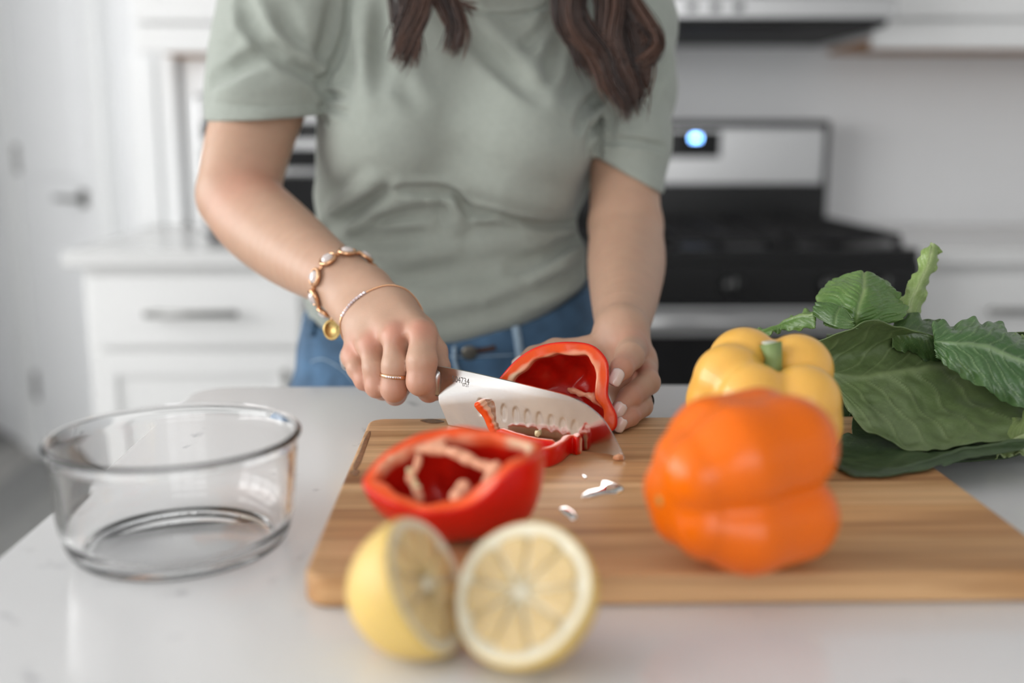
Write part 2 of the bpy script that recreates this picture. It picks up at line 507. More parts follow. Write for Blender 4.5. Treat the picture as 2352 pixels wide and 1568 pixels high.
# left end casing of the kitchen wall, under the wall cabinet
tr = empty('trim_1', (-.90, YF, 0), 'white vertical casing boards at the left end of the kitchen wall', 'trim', kind='structure')
for a, b, t in ((-.925, -.86, .03), (-.845, -.80, .05), (-.785, -.74, .03)):
    box('casing_board', (a, YF - t, .001), (b, YF - .001, .44), M_trim, tr, .004, 1)

# ---- range hood
RX0, RX1 = .105, .868
hood = empty('range_hood', (.485, 2.4, .475), 'stainless range hood with dark underside above the range', 'hood')
V = []; prof = [(2.345, .480), (2.345, .520), (2.50, .66), (YF - .005, .66), (YF - .005, .480)]
for x in (RX0 - .005, RX1): V += [(x, y, z) for y, z in prof]
F = [[0, 1, 2, 3, 4], [9, 8, 7, 6, 5]] + [[i, i + 5, (i + 1) % 5 + 5, (i + 1) % 5] for i in range(5)]
mesh_obj('canopy', V, F, M_steel, hood)
box('underside', (RX0 + .01, 2.35, .462), (RX1 - .015, YF - .01, .4805), M_blackmatte, hood, .004, 1)
box('chimney', (.33, 2.55, .659), (.64, YF - .006, CEIL - .002), M_steel, hood, .003, 1)
for i in range(3):
    box('control_button', (.42 + i * .05, 2.338, .493), (.44 + i * .05, 2.3455, .508), M_black, hood, .002, 1)

# ---- range
rg = empty('range', (.485, 2.15, FL), 'black and stainless gas range with upright control panel', 'stove')
RF = 2.13
box('body', (RX0 + .003, RF + .02, FL + .03), (RX1 - .003, 2.80, .0), M_black, rg, .004, 1)
box('cooktop', (RX0, RF, -.022), (RX1, 2.80, .008), M_black, rg, .006)
box('control_panel', (RX0, RF - .012, -.105), (RX1, RF + .021, -.018), M_black, rg, .004)
for kx in (.18, .29, .485, .68, .79):
    V, F = lathe_mesh([(0, 0), (.021, 0), (.021, .012), (.016, .03), (0, .031)], 20)
    kb = mesh_obj('knob', xf(V, (kx, RF - .012, -.062), (1, 0, 0), (0, 0, 1), (0, -1, 0)), F, M_black, rg, True)
    box('pointer', (kx - .002, RF - .0445, -.062), (kx + .002, RF - .0425, -.045), M_nickel, kb)
dr = box('oven_door', (RX0 + .004, RF - .01, -.70), (RX1 - .004, RF + .021, -.108), M_steel, rg, .006)
box('oven_window', (RX0 + .05, RF - .014, -.66), (RX1 - .05, RF - .0095, -.165), M_glassblack, dr, .002, 1)
V, F = tube_mesh([(RX0 + .04, RF - .05, -.132), (RX1 - .04, RF - .05, -.132)], .013, 14)
mesh_obj('oven_handle', V, F, M_steel, dr, True)
for hx in (RX0 + .06, RX1 - .06):
    tube('handle_post', [(hx, RF - .05, -.132), (hx, RF - .008, -.132)], .009, M_steel, dr)
box('warming_drawer', (RX0 + .004, RF - .008, FL + .06), (RX1 - .004, RF + .021, -.71), M_steel, rg, .006)
bg = box('backguard', (RX0, 2.745, -.02), (RX1, 2.82, .272), M_black, rg, .008)
box('backguard_plate', (RX0 + .03, 2.738, .112), (RX1 - .018, 2.7455, .255), M_steel, bg, .003, 1)
box('display', (.44, 2.733, .180), (.585, 2.7385, .245), M_glassblack, bg, .002, 1)
M_led = mat('blue_display_light', (120, 178, 255), .5, emit=20)
for i, dx in enumerate((-.002, .006, .014)):
    box('clock_digit', (.5125 + dx, 2.7315, .2215), (.5175 + dx, 2.733, .2345), M_led, bg)
def grate(x0, x1):
    bm = bmesh.new()
    def add(lo, hi):
        r = bmesh.ops.create_cube(bm, size=1)
        for v in r['verts']:
            v.co = Vector([lo[i] + (v.co[i] + .5) * (hi[i] - lo[i]) for i in range(3)])
    y0, y1 = RF + .05, 2.72
    for y in (y0, (y0 + y1) / 2, y1): add((x0, y - .006, .020), (x1, y + .006, .034))
    for x in (x0, (x0 + x1) / 2, x1): add((x - .006, y0, .020), (x + .006, y1, .034))
    for x in (x0, x1):
        for y in (y0, y1): add((x - .007, y - .007, .008), (x + .007, y + .007, .022))
    for y in (y0 + .14, y1 - .14): add(((x0 + x1) / 2 - .09, y - .005, .020), ((x0 + x1) / 2 + .09, y + .005, .034))
    bm_obj('grate', bm, M_blackmatte, rg)
for a in (0, 1, 2): grate(RX0 + .03 + a * .245, RX0 + .03 + a * .245 + .215)
for bx_, by_ in ((.25, 2.29), (.25, 2.58), (.735, 2.29), (.735, 2.58), (.487, 2.44)):
    V, F = lathe_mesh([(0, 0), (.045, 0), (.045, .008), (.03, .012), (0, .012)], 24)
    mesh_obj('burner_cap', xf(V, (bx_, by_, .008), (1, 0, 0), (0, 1, 0), (0, 0, 1)), F, M_blackmatte, rg, True)

# ---- countertop oven on the left worktop (half hidden by the arm)
to = empty('countertop_oven', (-.4, 2.45, .0), 'stainless countertop oven with black glass door behind the knife arm', 'oven')
M_cobody = mat('oven_shell', (150, 151, 153), .35, .6, var=.05)
ox0, ox1, oy = -.655, -.18, 2.42
box('body', (ox0, oy, .012), (ox1, 2.76, .325), M_cobody, to, .012)
box('front_plate', (ox0 + .008, oy - .012, .02), (ox1 - .008, oy + .001, .318), M_steel, to, .006)
cd = box('glass_door', (ox0 + .02, oy - .022, .045), (ox1 - .02, oy - .0115, .205), M_glassblack, to, .004)
tube('handle', [(ox0 + .05, oy - .05, .155), (ox1 - .05, oy - .05, .155)], .009, M_steel, cd)
for hx in (ox0 + .07, ox1 - .07): tube('handle_post', [(hx, oy - .05, .155), (hx, oy - .02, .155)], .006, M_steel, cd)
box('display_strip', (ox0 + .02, oy - .016, .225), (ox1 - .02, oy - .0115, .262), M_black, to, .003, 1)
for fx in (ox0 + .04, ox1 - .04):
    for fy in (oy + .03, 2.72): box('foot', (fx - .02, fy - .02, .0), (fx + .02, fy + .02, .0125), M_black, to)
for i in range(3):
    V, F = lathe_mesh([(0, 0), (.016, 0), (.014, .018), (0, .019)], 18)
    mesh_obj('knob', xf(V, (ox0 + .08 + i * .11, oy - .012, .290), (1, 0, 0), (0, 0, 1), (0, -1, 0)), F, M_steel, to, True)

# ================================================================== the island and its worktop
def quartz():
    m = mat('white_quartz', (226, 226, 226), .16, var=.02, vscale=3)
    nt = m.node_tree; N = nt.nodes; L = nt.links; b = N['Principled BSDF']
    tc = N.new('ShaderNodeTexCoord')
    n1 = N.new('ShaderNodeTexNoise'); n1.inputs['Scale'].default_value = 5; n1.inputs['Detail'].default_value = 8; n1.inputs['Distortion'].default_value = 1.2
    n2 = N.new('ShaderNodeTexNoise'); n2.inputs['Scale'].default_value = 34; n2.inputs['Detail'].default_value = 5
    L.new(tc.outputs['Object'], n1.inputs[0]); L.new(tc.outputs['Object'], n2.inputs[0])
    r1 = N.new('ShaderNodeValToRGB'); e = r1.color_ramp.elements
    e[0].position = .47; e[0].color = (1, 1, 1, 1); e[1].position = .53; e[1].color = (1, 1, 1, 1)
    x = e.new(.50); x.color = (.62, .62, .64, 1)
    r2 = N.new('ShaderNodeValToRGB'); e = r2.color_ramp.elements
    e[0].position = .60; e[0].color = (0, 0, 0, 1); e[1].position = .68; e[1].color = (1, 1, 1, 1)
    L.new(n1.outputs[0], r1.inputs[0]); L.new(n2.outputs[0], r2.inputs[0])
    src = b.inputs['Base Color'].links[0].from_socket
    mx = N.new('ShaderNodeMix'); mx.data_type = 'RGBA'; mx.blend_type = 'MULTIPLY'
    L.new(r2.outputs[0], mx.inputs[0]); L.new(src, mx.inputs[6]); L.new(r1.outputs[0], mx.inputs[7])
    L.new(mx.outputs[2], b.inputs['Base Color'])
    return m
M_quartz = quartz()
bm = bmesh.new()
IX0, IX1, IY0, IY1 = -.2695, 1.15, -.55, .966
pts = []
for cx, cy, a0 in ((IX0 + .035, IY1 - .035, 180), (IX1 - .035, IY1 - .035, 90), (IX1 - .035, IY0 + .035, 0), (IX0 + .035, IY0 + .035, -90)):
    for i in range(9):
        a = math.radians(a0 - i * 90 / 8)
        pts.append((cx + .035 * math.cos(a), cy + .035 * math.sin(a)))
vs = [bm.verts.new((x, y, 0)) for x, y in pts]
f = bm.faces.new(vs[::-1])
r = bmesh.ops.extrude_face_region(bm, geom=[f])
for v in r['geom']:
    if isinstance(v, bmesh.types.BMVert): v.co.z = -.032
bmesh.ops.recalc_face_normals(bm, faces=bm.faces[:])
ed = [e for e in bm.edges if len(e.link_faces) == 2 and e.calc_face_angle() > 1.2]
bmesh.ops.bevel(bm, geom=ed, offset=.003, segments=3, affect='EDGES', profile=.5)
top = bm_obj('island_worktop', bm, M_quartz)
tag(top, 'white quartz island worktop with faint grey veins in the foreground', 'worktop')
isl = empty('island_cabinet', (.44, .2, FL), 'white island cabinet under the quartz worktop', 'cabinet')
box('body', (IX0 + .04, IY0 + .04, FL + .1), (IX1 - .04, IY1 - .25, -.0325), M_cab, isl, .003, 1)
box('toe_kick', (IX0 + .07, IY0 + .09, FL), (IX1 - .07, IY1 - .30, FL + .1), M_cab, isl)
for i in range(3):
    a = IX0 + .06 + i * .44
    box('panel', (a, IY1 - .2505, FL + .13), (a + .42, IY1 - .238, -.06), M_cab, isl, .003, 1)

# ================================================================== cutting board (glued planks)
BT = .0164
BX0, BX1, BY0, BY1 = -.0915, .2868, .4865, .7862
def wood(name, dark, light, seed):
    m = mat(name, light, .42, var=.10, vscale=30, stretch=(.35, 5, 5), spec=.4)
    nt = m.node_tree; N = nt.nodes; L = nt.links; b = N['Principled BSDF']
    tc = N.new('ShaderNodeTexCoord'); mp = N.new('ShaderNodeMapping')
    mp.inputs['Location'].default_value = (seed * 1.7, seed * 3.1, seed * .7)
    mp.inputs['Scale'].default_value = (2.2, 30, 30)
    mp.inputs['Rotation'].default_value = (0, 0, (seed % 3 - 1) * .05)
    L.new(tc.outputs['Object'], mp.inputs[0])
    n1 = N.new('ShaderNodeTexNoise'); n1.inputs['Scale'].default_value = 1.6; n1.inputs['Detail'].default_value = 6; n1.inputs['Distortion'].default_value = .6
    L.new(mp.outputs[0], n1.inputs[0])
    mp2 = N.new('ShaderNodeMapping'); mp2.inputs['Scale'].default_value = (6, 260, 260); L.new(tc.outputs['Object'], mp2.inputs[0])
    n2 = N.new('ShaderNodeTexNoise'); n2.inputs['Scale'].default_value = 1.5; n2.inputs['Detail'].default_value = 3; L.new(mp2.outputs[0], n2.inputs[0])
    cr = N.new('ShaderNodeValToRGB'); e = cr.color_ramp.elements
    e[0].position = .30; e[0].color = lin(*dark); e[1].position = .62; e[1].color = lin(*light)
    L.new(n1.outputs[0], cr.inputs[0])
    mr = N.new('ShaderNodeMapRange'); mr.inputs[1].default_value = .35; mr.inputs[2].default_value = .6; mr.inputs[3].default_value = .86; mr.inputs[4].default_value = 1.03
    L.new(n2.outputs[0], mr.inputs[0])
    mx = N.new('ShaderNodeMix'); mx.data_type = 'RGBA'; mx.blend_type = 'MULTIPLY'; mx.inputs[0].default_value = 1
    L.new(cr.outputs[0], mx.inputs[6]); L.new(mr.outputs[0], mx.inputs[7])
    L.new(mx.outputs[2], b.inputs['Base Color'])
    bp = N.new('ShaderNodeBump'); bp.inputs['Strength'].default_value = .12; bp.inputs['Distance'].default_value = .0006
    L.new(n2.outputs[0], bp.inputs['Height']); L.new(bp.outputs[0], b.inputs['Normal'])
    return m
board = empty('cutting_board', ((BX0 + BX1) / 2, (BY0 + BY1) / 2, 0), 'rectangular wooden cutting board of glued strips under the peppers', 'cutting board')
tones = [((168, 120, 74), (220, 176, 128)), ((146, 96, 54), (210, 160, 110)), ((178, 130, 84), (226, 182, 134)), ((138, 90, 52), (204, 154, 106)),
         ((172, 126, 82), (222, 178, 132)), ((150, 106, 66), (212, 168, 122)), ((178, 134, 92), (228, 188, 144))]
ys = [BY0, .540, .585, .628, .672, .712, .752, BY1]
RCN = .013
for i in range(7):
    y0, y1 = ys[i], ys[i + 1]
    P = []
    def corner(cx, cy, a0):
        for k in range(7):
            a = math.radians(a0 + k * 15); P.append((cx + RCN * math.cos(a), cy + RCN * math.sin(a)))
    if i == 0: corner(BX0 + RCN, BY0 + RCN, 180); corner(BX1 - RCN, BY0 + RCN, 270)
    else: P += [(BX0, y0), (BX1, y0)]
    if i == 6: corner(BX1 - RCN, BY1 - RCN, 0); corner(BX0 + RCN, BY1 - RCN, 90)
    else: P += [(BX1, y1), (BX0, y1)]
    bm = bmesh.new()
    vs = [bm.verts.new((x, y, BT)) for x, y in P]; f = bm.faces.new(vs)
    r = bmesh.ops.extrude_face_region(bm, geom=[f])
    for v in r['geom']:
        if isinstance(v, bmesh.types.BMVert): v.co.z = .0006
    bmesh.ops.recalc_face_normals(bm, faces=bm.faces[:])
    def outer(e):
        for v in e.verts:
            if not (v.co.x < BX0 + RCN + 1e-4 or v.co.x > BX1 - RCN - 1e-4 or v.co.y < BY0 + 1e-4 or v.co.y > BY1 - 1e-4): return False
        a, b_ = e.verts
        if abs(a.co.z - b_.co.z) > 1e-5: return False
        inner_y = [yy for yy in ys[1:-1] if abs(a.co.y - yy) < 1e-5 and abs(b_.co.y - yy) < 1e-5]
        return not inner_y
    bmesh.ops.bevel(bm, geom=[e for e in bm.edges if outer(e)], offset=.0022, segments=3, affect='EDGES', profile=.5, clamp_overlap=True)
    bm_obj('plank', bm, wood('acacia_strip_%d' % i, *tones[i], i + 1), board)

# ================================================================== glass bowl
bc = np.array([-.175, .575, 0]); 
M_glass = mat('clear_glass', (255, 255, 255), 0.0, trans=1.0, ior=1.38, var=0)
bowl = empty('glass_bowl', bc, 'round clear glass bowl standing empty on the worktop', 'bowl')
rt, rb, hb = .0672, .0595, .065
outer_p = [(0, .0010), (rb * .84, .0010), (rb * .90, .0003), (rb * .95, .0012), (rb + .0002, .0046), (rb + .0022, .010), (rb + .0032, .0155)]
for t in np.linspace(.3, 1, 8): outer_p.append((rb + .003 + (rt - rb - .003) * t, .014 + (hb - .0065 - .014) * (t - .3) / .7 + .004))
outer_p += [(rt + .0016, hb - .0030), (rt + .0018, hb - .0012), (rt + .0006, hb), (rt - .0012, hb - .0002), (rt - .0030, hb - .002)]
inner_p = []
for t in np.linspace(1, .3, 8): inner_p.append((rb - .0015 + (rt - .0042 - rb + .0015) * t, .014 + (hb - .008 - .014) * (t - .3) / .7 + .002))
inner_p += [(rb - .0022, .0115), (rb - .0050, .0078), (rb - .0095, .0054), (rb - .015, .0044), (0, .0042)]
V, F = lathe_mesh(outer_p + inner_p, 128)
mesh_obj('bowl_wall', np.asarray(V) + bc, F, M_glass, bowl, True)
bm = bmesh.new(); bm.from_mesh(bowl.children[0].data); bmesh.ops.remove_doubles(bm, verts=bm.verts, dist=1e-6); bmesh.ops.recalc_face_normals(bm, faces=bm.faces); bm.to_mesh(bowl.children[0].data); bm.free()
bowl.children[0].data.polygons.foreach_set('use_smooth', np.ones(len(bowl.children[0].data.polygons), bool))

# ================================================================== lemon halves
M_peel = mat('lemon_peel', (228, 194, 114), .45, var=.06, vscale=60, bump=.35, bscale=420, sss=.15, sss_r=(1, .7, .2), sss_s=.006)
M_pith = mat('lemon_pith', (236, 228, 204), .6, var=.05, vscale=90, sss=.1, sss_r=(1, .9, .6), sss_s=.004)
M_pulp = mat('lemon_pulp', (222, 194, 142), .28, var=.08, vscale=140, bump=.25, bscale=300, sss=.3, sss_r=(1, .8, .3), sss_s=.008)
def lemon(name, c, n, hint, r, L, label, seed):
    X, Y, Z = frame(n, hint)
    e = empty(name, (c[0], c[1], 0), label, 'lemon', 'lemon halves')
    prof = []
    for t in np.linspace(0, 1, 26):          # from the cut rim round to the nipple end
        a = t * math.pi / 2
        rr = r * math.cos(a) ** .92; zz = -L * math.sin(a)
        prof.append([rr, zz])
    prof = [p for p in prof if p[0] > .0095]
    prof += [(.0085, -L * .985), (.0065, -L * 1.04), (.004, -L * 1.07), (0, -L * 1.08)]
    prof = [(r * .955, 0), (r * .985, -.0004)] + [(p[0], p[1] - .0012) for p in prof]
    V, F = lathe_mesh(prof, 64)
    V = np.asarray(V); a = np.arctan2(V[:, 1], V[:, 0])
    V[:, :2] *= (1 + .012 * np.sin(3 * a + seed) + .008 * np.sin(5 * a))[:, None]
    mesh_obj('peel', xf(V, c, X, Y, Z), F, M_peel, e, True)
    V, F = lathe_mesh([(0, -.0015), (r * .80, -.0015), (r * .83, -.0004), (r * .86, 0), (r * .957, .0001)], 64)
    V = np.asarray(V); a = np.arctan2(V[:, 1], V[:, 0]); V[:, :2] *= (1 + .012 * np.sin(3 * a + seed) + .008 * np.sin(5 * a))[:, None]
    mesh_obj('pith', xf(V, c, X, Y, Z), F, M_pith, e, True)
    V, F = lathe_mesh([(0, .0006), (r * .05, .0005), (r * .085, 0), (r * .09, -.0016)], 20)
    mesh_obj('core', xf(V, c, X, Y, Z), F, M_pith, e, True)
    k = 9
    for i in range(k):
        a0 = 2 * math.pi * i / k + seed; a1 = a0 + 2 * math.pi / k
        P = []; g = r * .022; am = (a0 + a1) / 2
        ro = r * (.815 + .02 * math.sin(i * 2.3 + seed))
        A = [(r * .10, am)]
        pts2 = [(r * .11 * math.cos(am), r * .11 * math.sin(am))]
        for t in np.linspace(0, 1, 9):
            aa = a0 + (a1 - a0) * (.025 + .95 * t); rr = ro * (1 - .10 * abs(2 * t - 1) ** 5)
            pts2.append((rr * math.cos(aa), rr * math.sin(aa)))
        pts2 = np.array(pts2); cen = pts2.mean(0)
        rings = [(1.0, -.0014), (.985, -.0001), (.93, .0005), (.6, .0007)]
        Vv = []; Ff = []; m_ = len(pts2)
        for s_, z_ in rings:
            for p in pts2: Vv.append((*(cen + (p - cen) * s_), z_))
        for a_ in range(len(rings) - 1):
            for b_ in range(m_): Ff.append([a_ * m_ + b_, a_ * m_ + (b_ + 1) % m_, (a_ + 1) * m_ + (b_ + 1) % m_, (a_ + 1) * m_ + b_])
        Ff.append([3 * m_ + b_ for b_ in range(m_)])
        mesh_obj('segment', xf(Vv, c, X, Y, Z), Ff, M_pulp, e, True)
    # rest it on the worktop
    zmin = min((o.matrix_world @ Vector(b)).z if False else min(v.co.z for v in o.data.vertices) for o in e.children for b in [0])
    return e, zmin
def place_lemon(*a):
    e, zm = lemon(*a)
    for o in e.children:
        n = len(o.data.vertices); co = np.empty(n * 3); o.data.vertices.foreach_get('co', co)
        co[2::3] -= zm - .0002; o.data.vertices.foreach_set('co', co); o.data.update()
    return e
place_lemon('lemon_half', at(1196, 1345, .428), (-.40, -.64, .64), (0, 0, 1), .0322, .034, 'cut lemon half facing the viewer, right of the two, on the worktop', .35)
place_lemon('lemon_half', at(985, 1340, .440), (.84, -.28, .45), (0, 0, 1), .0312, .036, 'cut lemon half turned sideways, left of the two, showing its yellow peel', 1.1)

# ================================================================== bell peppers
def pepper_field(lobes, k, core):
    """lobes: list of (top point, r_top, mid point, r_mid, bottom point, r_bottom); axis = local z"""
    def f(p):
        d = rc(p, np.array(core[0]), np.array(core[1]), core[2], core[3])
        for a, ra, m, rm, b, rb_ in lobes:
            l = smin(rc(p, a, m, ra, rm), rc(p, m, b, rm, rb_), .004)
            d = smin(d, l, k)
        return d
    return f
def make_lobes(angs, off_t, off_m, off_b, rt_, rm_, rb_, zt, zm, zb, jit=.0015):
    L = []
    for i, a in enumerate(angs):
        u = np.array([math.cos(a), math.sin(a), 0]); j = lambda: rng.uniform(-jit, jit)
        L.append((u * off_t + np.array([0, 0, zt + j()]), rt_ + j() * .6, u * off_m + np.array([0, 0, zm]), rm_ + j() * .6, u * off_b + np.array([0, 0, zb + j() * 2]), rb_ + j() * .6))
    return L
M_yel = mat('yellow_pepper_skin', (240, 184, 84), .34, var=.05, vscale=25, coat=.35, sss=.12, sss_r=(1, .6, .1), sss_s=.008)
M_ora = mat('orange_pepper_skin', (240, 110, 0), .28, var=.05, vscale=25, spec=.4, coat=.08, sss=.08, sss_r=(1, .5, .02), sss_s=.006)
M_stem = mat('pepper_stem_green', (126, 148, 92), .5, var=.2, vscale=120, bump=.3, bscale=300)
M_stemcut = mat('pepper_stem_cut', (205, 205, 190), .6, var=.1)
M_scar = mat('blossom_scar', (176, 142, 70), .7, var=.2)
def place_field(f, c, X, Y, Z, R, h, it=1):
    V, F = mesh_sdf(f, (-R, -R, -R), (R, R, R), h)
    V = newton(f, V, h, it)
    return V, F

# yellow: stands upright, four lobes, stem up
yc = q(1760, 930, .790)
Z = nrm((.03, -.36, .93)); X = nrm(np.cross((0, 1., 0), Z)); Y = np.cross(Z, X)
lob = make_lobes([math.radians(a) for a in (-128, -52, 38, 118, 178)], .0255, .0262, .018, .0225, .0240, .0205, .0240, .008, -.010)
yf = pepper_field(lob, .0042, ((0, 0, .006), (0, 0, -.006), .022, .018))
V, F = place_field(yf, None, X, Y, Z, .066, .0013)
V = xf(V, (0, 0, 0), X, Y, Z)
zlow = V[:, 2].min(); yo = np.array([yc[0], yc[1] + .004, BT - zlow])
yp = empty('yellow_pepper', (yo[0], yo[1], BT), 'whole yellow bell pepper standing upright behind the orange one', 'pepper', 'whole bell peppers')
mesh_obj('skin', V + yo, F, M_yel, yp, True)
st = [yo + np.array(p) for p in (Z * .020, Z * .030, Z * .040 + Y * .003, Z * .0475 + Y * .008 - X * .002)]
so = tube('stem', st, [.0105, .0062, .0052, .0068], M_stem, yp, 14)
V, F = lathe_mesh([(0, .0), (.0052, 0), (.0058, .0006), (.004, .0012), (0, .0010)], 16)
mesh_obj('stem_cut', xf(V, st[-1] - np.array([0, 0, .0002]), (1, 0, 0), (0, 1, 0), (0, 0, 1)), F, M_stemcut, so, True)
for a in np.linspace(0, 2 * math.pi, 6)[:-1]:
    u = X * math.cos(a + .2) + Y * math.sin(a + .2)
    tube('calyx_lobe', [yo + u * .004 + Z * .0295, yo + u * .009 + Z * .0300, yo + u * .0135 + Z * .0325], [.0042, .0032, .001], M_stem, so, 8)

# orange: lies on its side, blossom end towards the left
oz = nrm((.93, .34, .10)); ox = nrm(np.cross((0, 0, 1.), oz)); oyv = np.cross(oz, ox)     # local z = stem end; ox horizontal, oyv up
oc = q(1674, 1110, .611)
ang = [math.radians(a) for a in (205, 128, 42, -35, -95)]   # angle 0 = ox (to the back), 90 = up
lob = []
# (angle, offset, r, z extent)
for a, off, r_, zt, zb, sh in ((126, .0215, .0255, .025, -.019, 0), (58, .0200, .0240, .026, -.015, 0), (-8, .019, .0215, .018, -.021, 0), (-62, .0185, .0210, .022, -.022, 0), (-130, .0225, .0230, .026, -.0185, 0)):
    a = math.radians(a); u = np.array([math.cos(a), math.sin(a), 0])
    lob.append((u * (off + .001) + np.array([0, 0, zt]), r_ * .97, u * off + np.array([0, 0, 0]), r_, u * (off * .72) + np.array([0, 0, zb]), r_ * .80))
of = pepper_field(lob, .0045, ((0, 0, .012), (0, 0, -.02), .022, .019))
V, F = place_field(of, None, ox, oyv, oz, .066, .0013)
Vw = xf(V, oc, ox, oyv, oz); dz = BT - Vw[:, 2].min()
Vw[:, 2] += dz; oc = oc + np.array([0, 0, dz])
op = empty('orange_pepper', (oc[0], oc[1], BT), 'whole orange bell pepper lying on its side at the front of the board', 'pepper', 'whole bell peppers')
mesh_obj('skin', Vw, F, M_ora, op, True)
ze = newton(of, np.array([[0.0, 0.0, -.045]]), .004, 14)[0]
V, F = lathe_mesh([(0, .0006), (.0015, .0006), (.0028, .0), (.003, -.003)], 12)
mesh_obj('blossom_scar', xf(V, oc + ox * ze[0] + oyv * ze[1] + oz * ze[2], ox, oyv, -oz), F, M_scar, op, True)
zs = .030
so = tube('stem', [oc + oz * .022, oc + oz * .034, oc + oz * .047 + oyv * .002], [.011, .0062, .0068], M_stem, op, 14)

# ---- cut halves: a dish under an outline measured on the cut plane
RED_SKIN, RED_CUT, RED_IN, CREAM = (np.array(lin(*c)[:3]) for c in ((218, 18, 4), (236, 84, 26), (190, 26, 12), (243, 205, 170)))
M_red = mat('red_pepper_flesh', None, .28, var=.06, vscale=120, spec=.35, coat=.12, attr=True, bump=.10, bscale=500, sss=.1, sss_r=(1, .25, .1), sss_s=.005)
def cut_pepper(name, px_outline, p0, n, depth, R, th, ribs, label, h=.0011, hint=(0, 0, 1), notch=None, cream_dir=None, seeds=(), hump=None, cfl=.1):
    n = nrm(n); X, Y, Z = frame(n, hint)
    poly = np.array([[np.dot(onplane(*p, p0, n) - p0, X), np.dot(onplane(*p, p0, n) - p0, Y)] for p in px_outline])
    poly = catmull(poly, 110, True)
    cen = poly.mean(0); g0 = poly.min(0) - .03; g1 = poly.max(0) + .03; gn = 260
    gx, gy = np.meshgrid(np.linspace(g0[0], g1[0], gn), np.linspace(g0[1], g1[1], gn), indexing='ij')
    GD = polydist(np.stack([gx.ravel(), gy.ravel()], 1), poly).reshape(gn, gn)
    def pd(P):
        u = np.clip((P - g0) / (g1 - g0) * (gn - 1), 0, gn - 1.001); i = u.astype(int); f_ = u - i
        a, b = i[:, 0], i[:, 1]
        return (GD[a, b] * (1 - f_[:, 0]) + GD[a + 1, b] * f_[:, 0]) * (1 - f_[:, 1]) + (GD[a, b + 1] * (1 - f_[:, 0]) + GD[a + 1, b + 1] * f_[:, 0]) * f_[:, 1]
    def outer(p):
        d2 = pd(p[:, :2])
        return np.sqrt(np.maximum(d2 + R, 0) ** 2 + (p[:, 2] * R / depth) ** 2) - R
    def inner(p):
        d2 = pd(p[:, :2]) + th * (1 + .25 * np.sin(p[:, 0] * 260) * np.sin(p[:, 1] * 230 + 1)); Ri = R - th * .5; Di = depth - th * .8
        return np.sqrt(np.maximum(d2 + Ri, 0) ** 2 + (p[:, 2] * Ri / Di) ** 2) - Ri
    RB = [(np.array([[np.dot(onplane(*c[:2], p0, n) - p0, X), np.dot(onplane(*c[:2], p0, n) - p0, Y), c[2]] for c in pts_]), r_) for pts_, r_ in ribs]
    def rib(p):
        d = np.full(len(p), .05)
        for pts_, r_ in RB:
            for a, b in zip(pts_[:-1], pts_[1:]): d = smin(d, rc(p, a, b, r_, r_), .002)
        return d + .0012 * vnoise(p, 220)
    if hump: hc = onplane(hump[0], hump[1], p0, n) - p0; hc = np.array([hc @ X, hc @ Y])
    hmp = (lambda p: hump[3] * np.exp(-((p[:, :2] - hc) ** 2).sum(1) / hump[2] ** 2)) if hump else (lambda p: 0.0)
    def f(p):
        o = outer(p); i = inner(p)
        d = smax(o, -i, .0015)
        d = smin(d, smax(rib(p), o + .002, .001), .003)
        top_ = p[:, 2] + .0008 * vnoise(p, 90) - hmp(p)
        if notch is not None:
            a, b, m_ = notch; pl = p[:, 2] - np.minimum(0, (p[:, 0] * a[0] + p[:, 1] * a[1] - b) * -m_)
            top_ = np.maximum(top_, pl)
        return smax(d, top_, .0016)
    lo = [poly[:, 0].min() - .005, poly[:, 1].min() - .005, -depth - .006]; hi = [poly[:, 0].max() + .005, poly[:, 1].max() + .005, .026 if hump else .005]
    V, F = mesh_sdf(f, lo, hi, h, 4, 2.0)
    V = newton(f, V, h, 1)
    o = -outer(V); ri = rib(V); i = -inner(V)
    nz = vnoise(V, 110) * .5 + vnoise(V, 260) * .5
    w_cut = np.clip((o - .0007) / .0012, 0, 1)[:, None]
    col = RED_SKIN * (1 - w_cut) + RED_CUT * w_cut
    w_cr = np.clip((o - th * .60 + nz * .0026) / .0022, 0, 1) * np.clip(.8 + 1.3 * vnoise(V, 55), cfl, 1) * np.clip((V[:, 2] - hmp(V) + .009) / .003, 0, 1)
    if cream_dir is not None:
        g = (V[:, :2] - cen) @ np.array(cream_dir); w_cr = w_cr * np.clip(g / .012 + .5, .12, 1)
    col = col * (1 - w_cr[:, None]) + CREAM * w_cr[:, None]
    w_in = (np.clip((-V[:, 2] + hmp(V) - .0045) / .003, 0, 1) * np.clip((o - .003) / .001, 0, 1))[:, None]
    col = col * (1 - w_in) + (RED_IN * (1 + .25 * nz[:, None])) * w_in
    w_rb = np.clip((.0016 - ri) / .0014, 0, 1)[:, None] * np.clip((o - .003) / .001, 0, 1)[:, None]
    col = col * (1 - w_rb) + (CREAM * (.62 + .1 * nz[:, None]) + RED_CUT * .34) * w_rb
    Vw = xf(V, p0, X, Y, Z)
    dz = BT + .0002 - Vw[:, 2].min(); Vw[:, 2] += dz
    e = empty(name, (Vw[:, 0].mean(), Vw[:, 1].mean(), BT), label, 'pepper', 'halves of the red pepper')
    mesh_obj('flesh', Vw, F, M_red, e, True, cols=np.clip(col, 0, 1))
    for sx, sy, sz in seeds:
        c = onplane(sx, sy, p0, n) + Z * sz + np.array([0, 0, dz])
        V, F = lathe_mesh([(0, -.0005), (.0012, -.0004), (.0017, 0), (.0012, .0004), (0, .0005)], 10)
        Xs, Ys, Zs = frame(nrm(rng.normal(size=3)), (0.3, .2, .9))
        mesh_obj('seed', xf(V, c, Xs, Ys, Zs), F, M_seed, e, True)
    return e, dz
